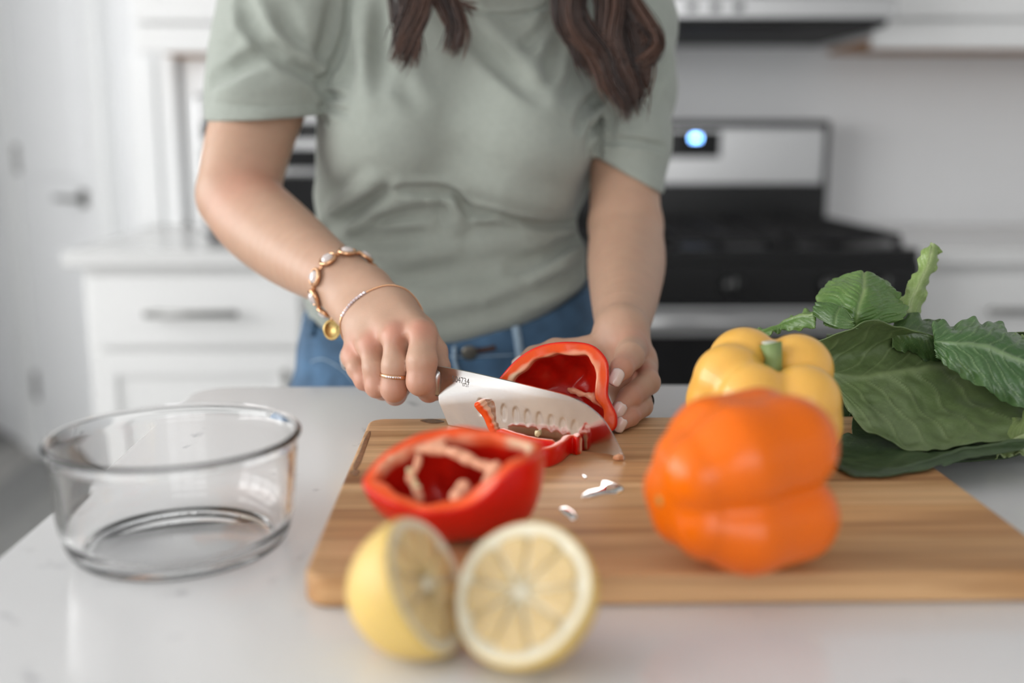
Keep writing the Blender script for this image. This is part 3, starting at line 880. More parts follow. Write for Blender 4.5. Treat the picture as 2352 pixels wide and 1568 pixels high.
M_seed = mat('pepper_seed', (240, 222, 176), .5, var=.1, vscale=300)
n1 = nrm((-.12, -.50, .86))
p01 = at(1030, 1085, .522)
cut_pepper('red_pepper_half',
    [(831, 1102), (868, 1052), (945, 1003), (1015, 984), (1085, 980), (1175, 994), (1243, 1022), (1246, 1070), (1222, 1120), (1165, 1150), (1100, 1168), (1050, 1176), (985, 1180), (905, 1160), (850, 1130)],
    p01, n1, .044, .025, .0072,
    [([(955, 1022, -.004), (1010, 1022, -.003), (1075, 1042, -.004), (1130, 1062, -.006)], .0027), ([(958, 1040, -.004), (940, 1080, -.007), (955, 1110, -.012)], .002),
     ([(1048, 1132, -.003), (1062, 1112, -.004)], .0042), ([(1140, 1062, -.004), (1118, 1092, -.006)], .003)],
    'halved red bell pepper lying cut side up behind the lemons', cream_dir=(0, 1.0), hump=(1190, 1118, .020, .0175), seeds=[(944, 1083, -.004), (950, 1095, -.004), (957, 1104, -.0045), (948, 1104, -.005), (938, 1072, -.003)])

n2 = nrm((-.25, -.93, .22))
p02 = q(1290, 890, .908)
cut_pepper('red_pepper_half',
    [(1130, 890), (1148, 862), (1190, 818), (1240, 790), (1300, 781), (1358, 788), (1392, 820), (1398, 862), (1396, 905), (1416, 950), (1412, 982), (1380, 992), (1300, 990), (1200, 970), (1145, 935)],
    p02, n2, .040, .028, .0092,
    [([(1390, 925, -.006), (1340, 905, -.020), (1290, 890, -.028)], .0022)],
    'red bell pepper half held on the board behind the knife blade', cream_dir=(0.0, 1.0), cfl=.5)

# ---- strips already cut
def strip(name, pts, width, thick, label, updir=(0, 0, 1)):
    """a band swept along a curve: pts on its outer skin, width along up, thick towards the inside"""
    P = catmull(pts, 40); T = np.gradient(P, axis=0); T /= np.linalg.norm(T, axis=1)[:, None]
    up = np.asarray(updir, float); V = []; C = []
    prof = [(0, 0.06), (0, .5), (0, .94), (.12, 1.0), (.5, 1.02), (.9, .97), (1, .8), (.97, .5), (1, .2), (.9, .03), (.5, -.01), (.12, 0)]
    m = len(prof)
    for i, (p, t) in enumerate(zip(P, T)):
        side = nrm(np.cross(up, t)); taper = min(1, .55 + .45 * min(i, 39 - i) / 4)
        wob = 1 + .08 * math.sin(i * .9)
        for a, b in prof:
            V.append(p + side * a * thick * taper * wob + up * width * (.5 + (b - .5) * taper))
            C.append(RED_SKIN if a < .1 else (RED_CUT if a < .95 else CREAM * .8 + RED_CUT * .2))
    F = [[i * m + j, i * m + (j + 1) % m, (i + 1) * m + (j + 1) % m, (i + 1) * m + j] for i in range(39) for j in range(m)]
    F += [list(range(m))[::-1], [39 * m + j for j in range(m)]]
    V = np.array(V); V[:, 2] += BT + .0002 - V[:, 2].min()
    o = mesh_obj(name, V, F, M_red, None, True, cols=np.array(C))
    bm = bmesh.new(); bm.from_mesh(o.data); bmesh.ops.recalc_face_normals(bm, faces=bm.faces); bm.to_mesh(o.data); bm.free()
    return tag(o, label, 'pepper strip', 'cut strips of red pepper')
g = lambda px, py: onz(px, py, BT)
strip('pepper_strip', [g(1238, 1075), g(1262, 1074), g(1290, 1062), g(1312, 1044), g(1326, 1046), g(1341, 1030)], .0125, .0055, 'curved red pepper strip lying skin side out below the knife blade')
sb = g(1128, 1000)
s2 = strip('pepper_strip', [sb, sb + (-.003, .002, .006), sb + (-.006, .003, .013), sb + (-.0105, .003, .0185), sb + (-.013, .003, .0225)], .0085, .0065, 'orange-red pepper strip standing on end beside the heel of the knife', updir=nrm((.55, .8, .25)))
strip('pepper_strip', [g(1140, 1008), g(1180, 1022), g(1230, 1035), g(1275, 1040)], .0080, .005, 'red pepper strip lying flat along the knife edge')
M_crumb = mat('pepper_crumb', (232, 170, 130), .35, var=.2, vscale=300)
def blob(name, c, r, m, label, cat, seed):
    bm = bmesh.new(); bmesh.ops.create_icosphere(bm, subdivisions=3, radius=1)
    for v in bm.verts:
        k = 1 + .25 * math.sin(v.co.x * 4 + seed) * math.cos(v.co.y * 5 + seed * 2)
        v.co = Vector((v.co.x * r[0] * k + c[0], v.co.y * r[1] * k + c[1], v.co.z * r[2] * k + c[2]))
    return tag(bm_obj(name, bm, m, None, True), label, cat)

# ---- water on the board
M_water = mat('water', (255, 255, 255), 0.0, trans=1.0, ior=1.33, var=0)
def puddle(outline, hgt, label):
    P = np.array([onz(*p, BT)[:2] for p in outline]); P = catmull(P, 48, True); c = P.mean(0)
    V = []; rings = [(1.0, 0), (.97, .35), (.9, .7), (.75, .95), (.45, 1.0)]
    for s_, z_ in rings: V += [(*(c + (p - c) * s_), BT + .0001 + z_ * hgt) for p in P]
    V.append((*c, BT + .0001 + hgt)); k = 48
    F = [[a * k + j, a * k + (j + 1) % k, (a + 1) * k + (j + 1) % k, (a + 1) * k + j] for a in range(4) for j in range(k)]
    F += [[4 * k + j, 4 * k + (j + 1) % k, len(V) - 1] for j in range(k)]
    F.append(list(range(k))[::-1])
    o = mesh_obj('water_puddle', V, F, M_water, None, True)
    return tag(o, label, 'puddle', 'water splashes on the board')
puddle([(1335, 1142), (1345, 1130), (1378, 1122), (1384, 1102), (1408, 1108), (1432, 1120), (1420, 1134), (1385, 1136), (1352, 1144)], .0014, 'largest water splash on the board left of the orange pepper')
puddle([(1284, 1170), (1296, 1164), (1310, 1170), (1326, 1188), (1318, 1196), (1302, 1186)], .0012, 'small water splash on the board nearer the lemons')
puddle([(1336, 1090), (1348, 1096), (1342, 1100)], .0008, 'tiny water drop on the board above the largest splash')
M_stain = mat('wet_juice_stain', (128, 86, 50), .25, var=.3, vscale=200)
puddle([(814, 1080), (812, 1068), (826, 1038), (838, 1006), (849, 990), (851, 998), (840, 1030), (827, 1066)], .0002, 'dark wet stain along the left edge of the board').data.materials[0] = M_stain
puddle([(808, 1092), (806, 1084), (818, 1078), (826, 1082), (820, 1092)], .0002, 'dark wet stain nearest the front on the left edge of the board').data.materials[0] = M_stain
puddle([(965, 966), (985, 962), (1010, 964), (1020, 970), (990, 973)], .0002, 'dark wet stain at the back edge of the board by the knife heel').data.materials[0] = M_stain

# ================================================================== knife
M_blade = mat('polished_blade_steel', (205, 202, 199), .10, 1.0, var=.05, vscale=60, stretch=(4, 4, 60), bump=.04, bscale=900)
M_handle = mat('black_knife_handle', (24, 24, 25), .4, var=.1)
E0 = onz(1030, 975, BT + .0006); E1 = onz(1432, 1056, BT + .0006)     # heel and tip of the cutting edge
ku = nrm(E1 - E0); kn = nrm(np.cross(ku, (0, 0, 1.)))
if kn[1] > 0: kn = -kn                                             # towards the camera
kn = nrm(kn + np.array([0, 0, -.03])); kw = nrm(np.cross(kn, ku)); 
if kw[2] < 0: kw = -kw
def kuv(px, py):
    p = onplane(px, py, E0, kn) - E0; return np.array([p @ ku, p @ kw])
spine = catmull([kuv(*p) for p in ((1006, 840), (1075, 853), (1150, 870), (1230, 889), (1300, 907), (1345, 928), (1385, 962), (1412, 1005), (1430, 1040), (1436, 1056))], 140)
NU, NV = 170, 44
smax_u = spine[:, 0].max(); L_ = smax_u
heel_u = kuv(1006, 840)[0]
us = np.linspace(heel_u, L_ - .0002, NU)
V = []; 
scal = [(kuv(1240 + (k_ - 4.5) * 27 - 14, 963 + (k_ - 4.5) * 6.2)) for k_ in range(10)]
top_h = np.interp(us, spine[:, 0], spine[:, 1])
for side in (1, -1):
    for i, u in enumerate(us):
        ht = top_h[i]
        lo_ = 0.0 if u > 0 else min(ht - .001, (-u) / max(1e-6, -heel_u) * ht * .38)     # curved choil near the bolster
        lo_ += .0035 * max(0, (u / L_ - .62) / .38) ** 2 * min(1, ht / .02)
        for j in range(NV):
            t = j / (NV - 1); w = lo_ + (ht - lo_) * t
            thick = .00012 + .00085 * min(1, w / .034) * (1 - .45 * max(0, u) / L_)
            dent = 0
            for su, sw in scal:
                e_ = ((u - su) / .0028) ** 2 + ((w - sw) / .0068) ** 2
                if e_ < 1: dent = max(dent, min(1, (1 - e_) / .35))
            thick -= min(thick * .6, .00035) * dent
            V.append(E0 + ku * u + kw * w + kn * side * thick)
n_ = NU * NV; F = []
for i in range(NU - 1):
    for j in range(NV - 1):
        a = i * NV + j
        F.append([a, a + NV, a + NV + 1, a + 1]); F.append([n_ + a, n_ + a + 1, n_ + a + NV + 1, n_ + a + NV])
for i in range(NU - 1):
    for j, fl in ((0, 0), (NV - 1, 1)):
        a = i * NV + j; f_ = [a, n_ + a, n_ + a + NV, a + NV]; F.append(f_[::-1] if fl else f_)
for j in range(NV - 1):
    for i, fl in ((0, 1), (NU - 1, 0)):
        a = i * NV + j; f_ = [a, n_ + a, n_ + a + 1, a + 1]; F.append(f_)
knife = empty('kitchen_knife', E0, 'broad steel santoku knife cutting down through the red pepper', 'knife')
bl = mesh_obj('blade', V, F, M_blade, knife, True)
bm = bmesh.new(); bm.from_mesh(bl.data); bmesh.ops.recalc_face_normals(bm, faces=bm.faces); bm.to_mesh(bl.data); bm.free()
for p in bl.data.polygons: p.use_smooth = True
try:
    bl.data.set_sharp_from_angle(angle=math.radians(35))
except Exception: pass
HA = np.array(q(1004, 879, .938)); HB = np.array(q(797, 820, 1.008))   # handle axis from bolster to butt
hu = nrm(HB - HA)
bw = E0 + ku * (heel_u + .002) + kw * (top_h[0] * .69)
M_bol = M_steel
def oval_sweep(name, pts, rw, rt_, m, parent, side, n=20):
    pts = np.asarray(pts); V = []
    for p, a, b in zip(pts, rw, rt_):
        t = nrm(pts[-1] - pts[0]); s_ = nrm(side - t * np.dot(side, t)); w_ = nrm(np.cross(t, s_))
        for k_ in range(n):
            an = 2 * math.pi * k_ / n
            V.append(p + w_ * a * math.cos(an) + s_ * b * math.sin(an))
    k = len(pts)
    F = [[i * n + j, i * n + (j + 1) % n, (i + 1) * n + (j + 1) % n, (i + 1) * n + j] for i in range(k - 1) for j in range(n)] + [list(range(n))[::-1], [(k - 1) * n + j for j in range(n)]]
    return mesh_obj(name, V, F, m, parent, True)
oval_sweep('bolster', [bw, bw + (HA - bw) * .5, HA + hu * .006], [.0095, .0100, .0105], [.0010, .004, .0068], M_bol, knife, kn)
oval_sweep('handle', [HA + hu * .005, HA + hu * .03, HB - hu * .02, HB - hu * .004], [.0112, .0105, .0115, .0112], [.0076, .0086, .0088, .008], M_handle, knife, kn)
oval_sweep('butt_cap', [HB - hu * .005, HB, HB + hu * .003], [.0112, .0108, .0075], [.008, .0078, .0055], M_steel, knife, kn)
# stamped numbers on the blade
def text_mesh(body, size):
    cu = bpy.data.curves.new('lettering', 'FONT'); cu.body = body; cu.size = size; cu.align_x = 'CENTER'; cu.align_y = 'CENTER'; cu.extrude = .00002
    to_ = bpy.data.objects.new('lettering_tmp', cu); COL.objects.link(to_)
    dg = bpy.context.evaluated_depsgraph_get(); me = bpy.data.meshes.new_from_object(to_.evaluated_get(dg))
    bpy.data.objects.remove(to_); bpy.data.curves.remove(cu)
    return me
M_ink = mat('etched_marking', (96, 92, 90), .5, .3)
for body, px, py, size, sl in (('504734', 1060, 873, .0066, 0), ('0721', 1071, 884, .0036, 0)):
    me = text_mesh(body, size); uv = kuv(px, py)
    ang = -.02; cu_, su_ = math.cos(ang), math.sin(ang)
    for v in me.vertices:
        x, y = v.co.x * .82, v.co.y
        x, y = x * cu_ - y * su_, x * su_ + y * cu_
        w = uv[1] + y; thick = .00012 + .00085 * min(1, w / .034) * (1 - .45 * max(0, uv[0]) / L_)
        pp = E0 + ku * (uv[0] + x) + kw * w + kn * (thick + .00004 + v.co.z)
        v.co = Vector(pp.tolist())
    me.materials.clear(); me.materials.append(M_ink)
    o = bpy.data.objects.new('stamped_number', me); COL.objects.link(o); WORLDM[o.name] = Matrix.Identity(4); o.parent = bl
    o['label'] = 'grey stamped number on the blade'
# seed and crumb stuck on the blade
uv = kuv(1238, 994); c = E0 + ku * uv[0] + kw * uv[1] + kn * .0018
blob('pepper_seed', c, (.0019, .0013, .0022), M_seed, 'pale pepper seed stuck on the knife blade', 'seed', 1.0)
uv = kuv(1424, 1049); c = E0 + ku * uv[0] + kw * uv[1] + kn * .0014; c[2] = max(c[2], BT + .0022)
blob('pepper_crumb', c, (.0032, .0015, .002), M_crumb, 'pale crumb of pepper flesh at the knife tip', 'crumb', 2.0)

# ================================================================== the cook
def chp(*pts):
    return [(q(x, y, d), pr(r, d)) for x, y, d, r in pts]
ZK = 0.0
def hits(f, pix, t0, t1, steps=110):
    R = np.array([nrm(ray(*p)) for p in pix]); t = np.full(len(R), float(t0)); done = np.zeros(len(R), bool)
    bt = t.copy(); bd = np.full(len(R), 1e9)
    for _ in range(steps):
        d = f(EYE + R * t[:, None]); b = d < bd; bd[b] = d[b]; bt[b] = t[b]
        done |= (d < 2e-4) | (t > t1)
        if done.all(): break
        t = np.where(done, t, t + np.maximum(d * .75, 3e-4))
    P = EYE + R * bt[:, None]; e = 1e-3
    g = np.stack([f(P + np.eye(3)[i] * e) - f(P - np.eye(3)[i] * e) for i in range(3)], 1)
    return P, g / (np.linalg.norm(g, axis=1)[:, None] + 1e-12)

# ---- skin: arms and hands (pixel x, pixel y, depth, pixel radius)
armR = chp((690, 10, 1.38, 105), (640, 120, 1.35, 104), (596, 250, 1.32, 97), (566, 350, 1.295, 93), (548, 440, 1.27, 89))
foreR = chp((546, 455, 1.27, 87), (585, 500, 1.24, 93), (640, 547, 1.20, 92), (690, 585, 1.16, 85), (745, 622, 1.115, 74), (795, 655, 1.08, 66))
armL = chp((1420, 0, 1.40, 95), (1445, 150, 1.39, 84), (1438, 300, 1.36, 79), (1434, 400, 1.335, 77), (1436, 500, 1.30, 80))
foreL = chp((1438, 535, 1.285, 82), (1439, 600, 1.235, 88), (1436, 660, 1.16, 81), (1432, 715, 1.09, 70), (1427, 765, 1.03, 57))
armR, foreR, armL, foreL = (densify(c, 4) for c in (armR, foreR, armL, foreL))
# knife hand (her right)
carp = [(838, 668, 1.062, 46), (812, 690, 1.058, 46), (794, 702, 1.058, 42), (858, 662, 1.066, 40)]
mcp = [(966, 772, .952, 36), (908, 776, .958, 33), (853, 797, .974, 32), (814, 818, .992, 29)]
finR = [chp(mcp[0], (969, 830, .930, 35), (966, 876, .926, 32), (985, 898, .948, 25), (1003, 900, .966, 20)),
        chp(mcp[1], (909, 840, .942, 32), (905, 893, .940, 30), (908, 905, .972, 25), (930, 880, .995, 22)),
        chp(mcp[2], (861, 845, .957, 28), (866, 886, .953, 27), (880, 895, .985, 23), (905, 870, 1.01, 20)),
        chp(mcp[3], (823, 845, .975, 26), (838, 872, .968, 24), (850, 880, .995, 21), (875, 860, 1.02, 18))]
metR = [chp(carp[i], tuple((np.array(carp[i]) + np.array(mcp[i])) / 2 + np.array([6, -4, -.004, 2])), mcp[i]) for i in range(4)]
metR.append(chp((795, 655, 1.08, 64), (830, 672, 1.064, 56), (858, 705, 1.04, 52)))
metR.append(chp(carp[0], (905, 715, 1.02, 48), (950, 765, .985, 38)))       # ball of the thumb
metR.append(chp((850, 720, 1.02, 40), (880, 790, .985, 36), (850, 810, 1.0, 34)))   # palm body
thR = chp((905, 705, 1.03, 44), (965, 762, 1.0, 36), (1000, 808, .984, 27), (1011, 842, .970, 22), (1012, 862, .962, 19))
# holding hand (her left)
palmL = [chp((1427, 765, 1.03, 57), (1438, 795, 1.01, 44), (1470, 822, 1.01, 36)), chp((1430, 770, 1.03, 50), (1462, 830, 1.02, 40), (1478, 872, 1.01, 32)),
         chp((1430, 775, 1.03, 46), (1462, 850, 1.03, 38), (1470, 905, 1.02, 28)), chp((1420, 770, 1.03, 48), (1390, 800, 1.025, 36), (1430, 830, 1.025, 34)), chp((1440, 835, 1.0, 34), (1424, 880, .978, 30), (1430, 925, .978, 24))]
thL = chp((1415, 785, 1.02, 36), (1350, 800, 1.02, 27), (1275, 803, 1.02, 25), (1225, 818, 1.01, 22), (1196, 834, 1.0, 17))
finL = [chp((1452, 800, .998, 36), (1446, 818, .958, 33), (1428, 846, .932, 26), (1413, 868, .922, 19)),
        chp((1476, 845, 1.005, 33), (1488, 878, .960, 28), (1446, 913, .933, 26), (1420, 941, .918, 19)),
        chp((1470, 890, 1.01, 28), (1474, 932, .950, 25), (1446, 957, .922, 22), (1425, 974, .908, 17)),
        chp((1462, 915, 1.02, 24), (1466, 945, .975, 20), (1446, 958, .945, 17), (1432, 966, .925, 14))]
DEN = [(q(933, 792, .945), .0035, .0075), (q(876, 808, .955), .0030, .0070), (q(832, 826, .97), .0022, .006)]     # hollows between the knuckles
KNU = [(q(905, 768, .945), .0014, .007), (q(962, 762, .940), .0012, .008), (q(850, 790, .965), .0012, .006)]
def hand_field(p, mets, fins, thumb, kp=.009, kf=.0011, kb=.0045):
    d = None
    for c in mets:
        x = chain_sdf(p, c, .006); d = x if d is None else smin(d, x, kp)
    g = None
    for c in fins:
        x = chain_sdf(p, c, .003); g = x if g is None else smin(g, x, kf)
    d = smin(d, g, kb)
    return smin(d, chain_sdf(p, thumb, .004), .0035)
def bounds(chs, m):
    P = np.array([a for c in chs for a, r in c]); return P.min(0) - m, P.max(0) + m
hbR = bounds(metR + finR + [thR], .05); hbL = bounds(palmL + finL + [thL], .05)
def f_armR(p):
    d = smin(chain_sdf(p, armR, 0), chain_sdf(p, foreR, 0), .008)
    def hf(pp):
        x = hand_field(pp, metR, finR, thR)
        for c, a, w in DEN: x = x + a * np.exp(-((pp - c) ** 2).sum(1) / w ** 2)
        for c, a, w in KNU: x = x - a * np.exp(-((pp - c) ** 2).sum(1) / w ** 2)
        return x
    return smin(d, culled(p, hf, *hbR, .05), .010)
def f_armL(p):
    d = smin(chain_sdf(p, armL, 0), chain_sdf(p, foreL, 0), .012)
    return smin(d, culled(p, lambda pp: smax(hand_field(pp, palmL, finL, thL, .008, .0011, .0055), BT + .0005 - pp[:, 2], .002), *hbL, .05), .009)
NK = [q(1135, -20, 1.40), q(1140, -110, 1.37), q(1145, -170, 1.35)]
HEAD = q(1148, -330, 1.28)
girdle = chp((690, 10, 1.38, 105), (900, -20, 1.42, 120), (1130, -10, 1.42, 130), (1300, -20, 1.42, 115), (1420, 0, 1.40, 95))
def f_head(p):
    d = ellipsoid(p, HEAD + (0, .01, .02), np.array([.074, .092, .098]))
    d = smin(d, ellipsoid(p, HEAD + (0, -.030, -.055), np.array([.050, .055, .058])), .03)
    d = smin(d, rc(p, HEAD + (0, -.088, .004), HEAD + (0, -.103, -.030), .006, .010), .010)       # nose
    for s_ in (-1, 1):
        d = d + .006 * np.exp(-((p - (HEAD + np.array([s_ * .031, -.088, .008]))) ** 2).sum(1) / .013 ** 2)
        d = smin(d, ellipsoid(p, HEAD + (s_ * .076, .012, -.005), np.array([.008, .018, .028])), .006)
    for s_ in (-1, 1): d = smin(d, ellipsoid(p, HEAD + (s_ * .031, -.074, .006), np.array([.0145, .0125, .0125])), .004)     # lowered lids
    d = smin(d, rc(p, HEAD + (-.018, -.084, -.062), HEAD + (.018, -.084, -.062), .006, .006), .006)
    d = d + .003 * np.exp(-(((p - (HEAD + np.array([0, -.092, -.062]))) / np.array([.024, .012, .0018])) ** 2).sum(1))
    return smin(d, rc(p, NK[0], HEAD + (0, .02, -.06), .050, .048), .02)
def f_skin(p):
    up = smin(chain_sdf(p, girdle, .02), culled(p, f_head, HEAD - .30, HEAD + .25, .06), .02)
    a = culled(p, f_armR, np.array([-.42, .70, -.02]), np.array([0.06, 1.25, .52]), .06)
    b = culled(p, f_armL, np.array([-.02, .70, -.02]), np.array([.26, 1.25, .52]), .06)
    return smin(smin(up, a, .012), b, .012)
lo_, hi_ = np.array([-.40, .715, .012]), np.array([.24, 1.30, .70])
V, F = mesh_sdf(f_skin, lo_, hi_, .0016, 5)
V = newton(f_skin, V, .0016, 1)
SK = np.array(lin(192, 155, 131)[:3]); SKR = np.array(lin(206, 128, 108)[:3])
red = [(c[j][0], .013) for c in finR for j in (2, 3)] + [(c[0][0] + np.array([0, -.008, .006]), .011) for c in finR] + [(c[j][0], .012) for c in finL for j in (2, 3)] + [(finL[0][0][0], .014), (q(1470, 850, .97), .012), (q(930, 790, .94), .006), (foreR[0][0] + np.array([.02, -.03, 0]), .03)]
w = np.zeros(len(V))
for c, r_ in red: w = np.maximum(w, np.exp(-((V - c) ** 2).sum(1) / r_ ** 2))
w = (w * .55 + .05 * vnoise(V, 60))[:, None]; w = np.clip(w, 0, 1)
cols = SK * (1 - w) + SKR * w
M_skin = mat('skin', None, .44, var=.05, vscale=80, attr=True, bump=.14, bscale=900, bdist=.0006, sss=.22, sss_r=(1, .35, .2), sss_s=.006)
person = empty('person', (-.02, 1.15, FL), 'person in a sage green puff sleeve top and blue jeans slicing a red pepper', 'person')
body = mesh_obj('body', V, F, M_skin, person, True, cols=cols)

# ---- nails
M_nail = mat('pale_nail_polish', (232, 214, 208), .16, var=.03, coat=.5)
def nail(px, py, dirpx, w, l, f, off=0.0):
    P, Nn = hits(f, [(px, py)], .6, 1.0); p = P[0]; n = Nn[0]
    t = q(px + dirpx[0], py + dirpx[1], p[1] / S) - q(px, py, p[1] / S); t = nrm(t - n * (t @ n)); s_ = np.cross(n, t)
    V = []; a, b = 9, 11
    for i in range(b):
        v = i / (b - 1) * 2 - 1
        ww = w * (1 - .10 * max(0, -v) ** 2) * math.sqrt(max(.02, 1 - max(0, abs(v) - .62) ** 2 / .38 ** 2 * .75))
        for j in range(a):
            u = j / (a - 1) * 2 - 1
            V.append(p + s_ * (u * ww) + t * (v * l) + n * (.0014 - .0026 * u * u - .0008 * v * v + off))
    F = [[i * a + j, i * a + j + 1, (i + 1) * a + j + 1, (i + 1) * a + j] for i in range(b - 1) for j in range(a - 1)]
    o = mesh_obj('fingernail', V, F, M_nail, person, True)
    m_ = o.modifiers.new('thickness', 'SOLIDIFY'); m_.thickness = .0007; m_.offset = -1
    return o
nail(1416, 866, (-12, 22), .0046, .0062, f_armL)
nail(1421, 943, (-13, 20), .0045, .0060, f_armL)
nail(1424, 976, (-11, 18), .0038, .0052, f_armL)
tp, tn = thL[-1][0], None
nail(1189, 831, (-16, 12), .0040, .0050, f_armL)

# ---- lowered lashes, brows and lips
M_lash = mat('dark_lashes', (40, 28, 24), .6); M_lip = mat('soft_pink_lips', (178, 104, 96), .4, var=.05)
def face_line(name, pts, r_, m):
    P = np.array([HEAD + np.array(p) for p in pts]); P = newton(f_head, P, .02, 8)
    tube(name, catmull(P, 14), r_, m, person, 8)
for s_ in (-1, 1):
    face_line('lashes', [(s_ * .018, -.088, -.001), (s_ * .031, -.092, -.005), (s_ * .045, -.085, 0)], .0012, M_lash)
    face_line('eyebrow', [(s_ * .014, -.09, .021), (s_ * .032, -.088, .0245), (s_ * .050, -.075, .020)], .0022, M_lash)
face_line('lips', [(-.020, -.085, -.060), (-.008, -.095, -.056), (0, -.095, -.058), (.008, -.095, -.056), (.020, -.085, -.060)], .0030, M_lip)
face_line('lips', [(-.019, -.085, -.064), (0, -.095, -.069), (.019, -.085, -.064)], .0036, M_lip)

# ---- torso sections shared by top and jeans: (pixel row, centre, half width, half depth)
DT = 1.40
ROWS = [(-330, 1140, 60, .05), (-200, 1135, 110, .06), (-110, 1125, 200, .07), (-50, 1105, 285, .082), (20, 1085, 312, .092), (120, 1065, 318, .101), (230, 1058, 308, .107), (330, 1058, 306, .110), (420, 1042, 296, .104), (490, 1028, 284, .097),
        (560, 1028, 281, .094), (640, 1036, 297, .097), (720, 1037, 315, .102), (800, 1036, 328, .108), (1000, 1036, 345, .120), (1200, 1036, 350, .125)]
rz = np.array([q(c, y, DT)[2] for y, c, h_, b in ROWS])[::-1]; rcx = np.array([q(c, y, DT)[0] for y, c, h_, b in ROWS])[::-1]
rax = np.array([pr(h_, DT) for y, c, h_, b in ROWS])[::-1]; rbx = np.array([b for y, c, h_, b in ROWS])[::-1]
zs_ = np.linspace(rz[0], rz[-1], 400)
def smooth_interp(v):
    a = np.interp(zs_, rz, v); k = np.hanning(41); k /= k.sum()
    return np.convolve(np.pad(a, 20, 'edge'), k, 'valid')
tcx, tax, tbx = smooth_interp(rcx), smooth_interp(rax), smooth_interp(rbx)
YC = DT * S
def f_torso(p):
    z = p[:, 2]; c = np.interp(z, zs_, tcx); a = np.interp(z, zs_, tax); b = np.interp(z, zs_, tbx)
    x = np.abs(p[:, 0] - c) / a; y = np.abs(p[:, 1] - YC) / b
    k = (x ** 2.3 + y ** 2.3) ** (1 / 2.3)
    return (k - 1) * np.minimum(a, b) * (.62 + .38 * np.clip(y / (x + y + 1e-6), 0, 1))
BU = [(q(915, 318, 1.30), np.array([.060, .056, .062])), (q(1195, 328, 1.30), np.array([.060, .056, .062]))]
def f_bust(p):
    d = f_torso(p)
    for c, r_ in BU: d = smin(d, ellipsoid(p, c, r_), .032)
    return d
slR = chp((730, 0, 1.39, 150), (665, 60, 1.37, 148), (624, 150, 1.342, 127), (609, 240, 1.325, 121), (604, 300, 1.312, 119))
slL = chp((1400, -20, 1.41, 120), (1432, 60, 1.405, 108), (1452, 200, 1.385, 90), (1442, 330, 1.345, 87), (1436, 440, 1.32, 86))
cR, nR = q(612, 268, 1.33), nrm(np.array([.05, .08, -1.0]))
cL, nL = q(1440, 400, 1.335), nrm(np.array([-.55, .05, -1.0]))
def sleeve(p, sl, c, n, top):
    d = chain_sdf(p, sl, .02)
    return d
HEMC = [q(712, 716, 1.40), q(1080, 772, 1.29), q(1345, 652, 1.38)]
hx = np.array([c[0] for c in HEMC]); hz = np.array([c[2] for c in HEMC]); hp = np.polyfit(hx, hz, 2)
def z_hem(p): return np.polyval(hp, np.clip(p[:, 0], hx[0] - .02, hx[2] + .02)) + .0
def f_shirt0(p, parts=False):
    d = f_bust(p)
    zh = z_hem(p)
    d = d + .006 * np.clip((zh + .004 - p[:, 2]) / .012, 0, 1)
    d = d - (.002 + .010 * np.clip((YC - p[:, 1]) / .08, 0, 1)) * np.exp(-((p[:, 2] - zh - .030) / .022) ** 2) - .0015            # cloth blousing over the waistband
    sr = culled(p, lambda s_: sleeve(s_, slR, cR, nR, 0), np.array([-.42, .9, .1]), np.array([-.02, 1.4, .56]), .05)
    sl = culled(p, lambda s_: sleeve(s_, slL, cL, nL, 0), np.array([.0, .9, .1]), np.array([.30, 1.4, .56]), .05)
    if parts: return d, sr, sl
    return smin(smin(d, sr, .008), sl, .007)
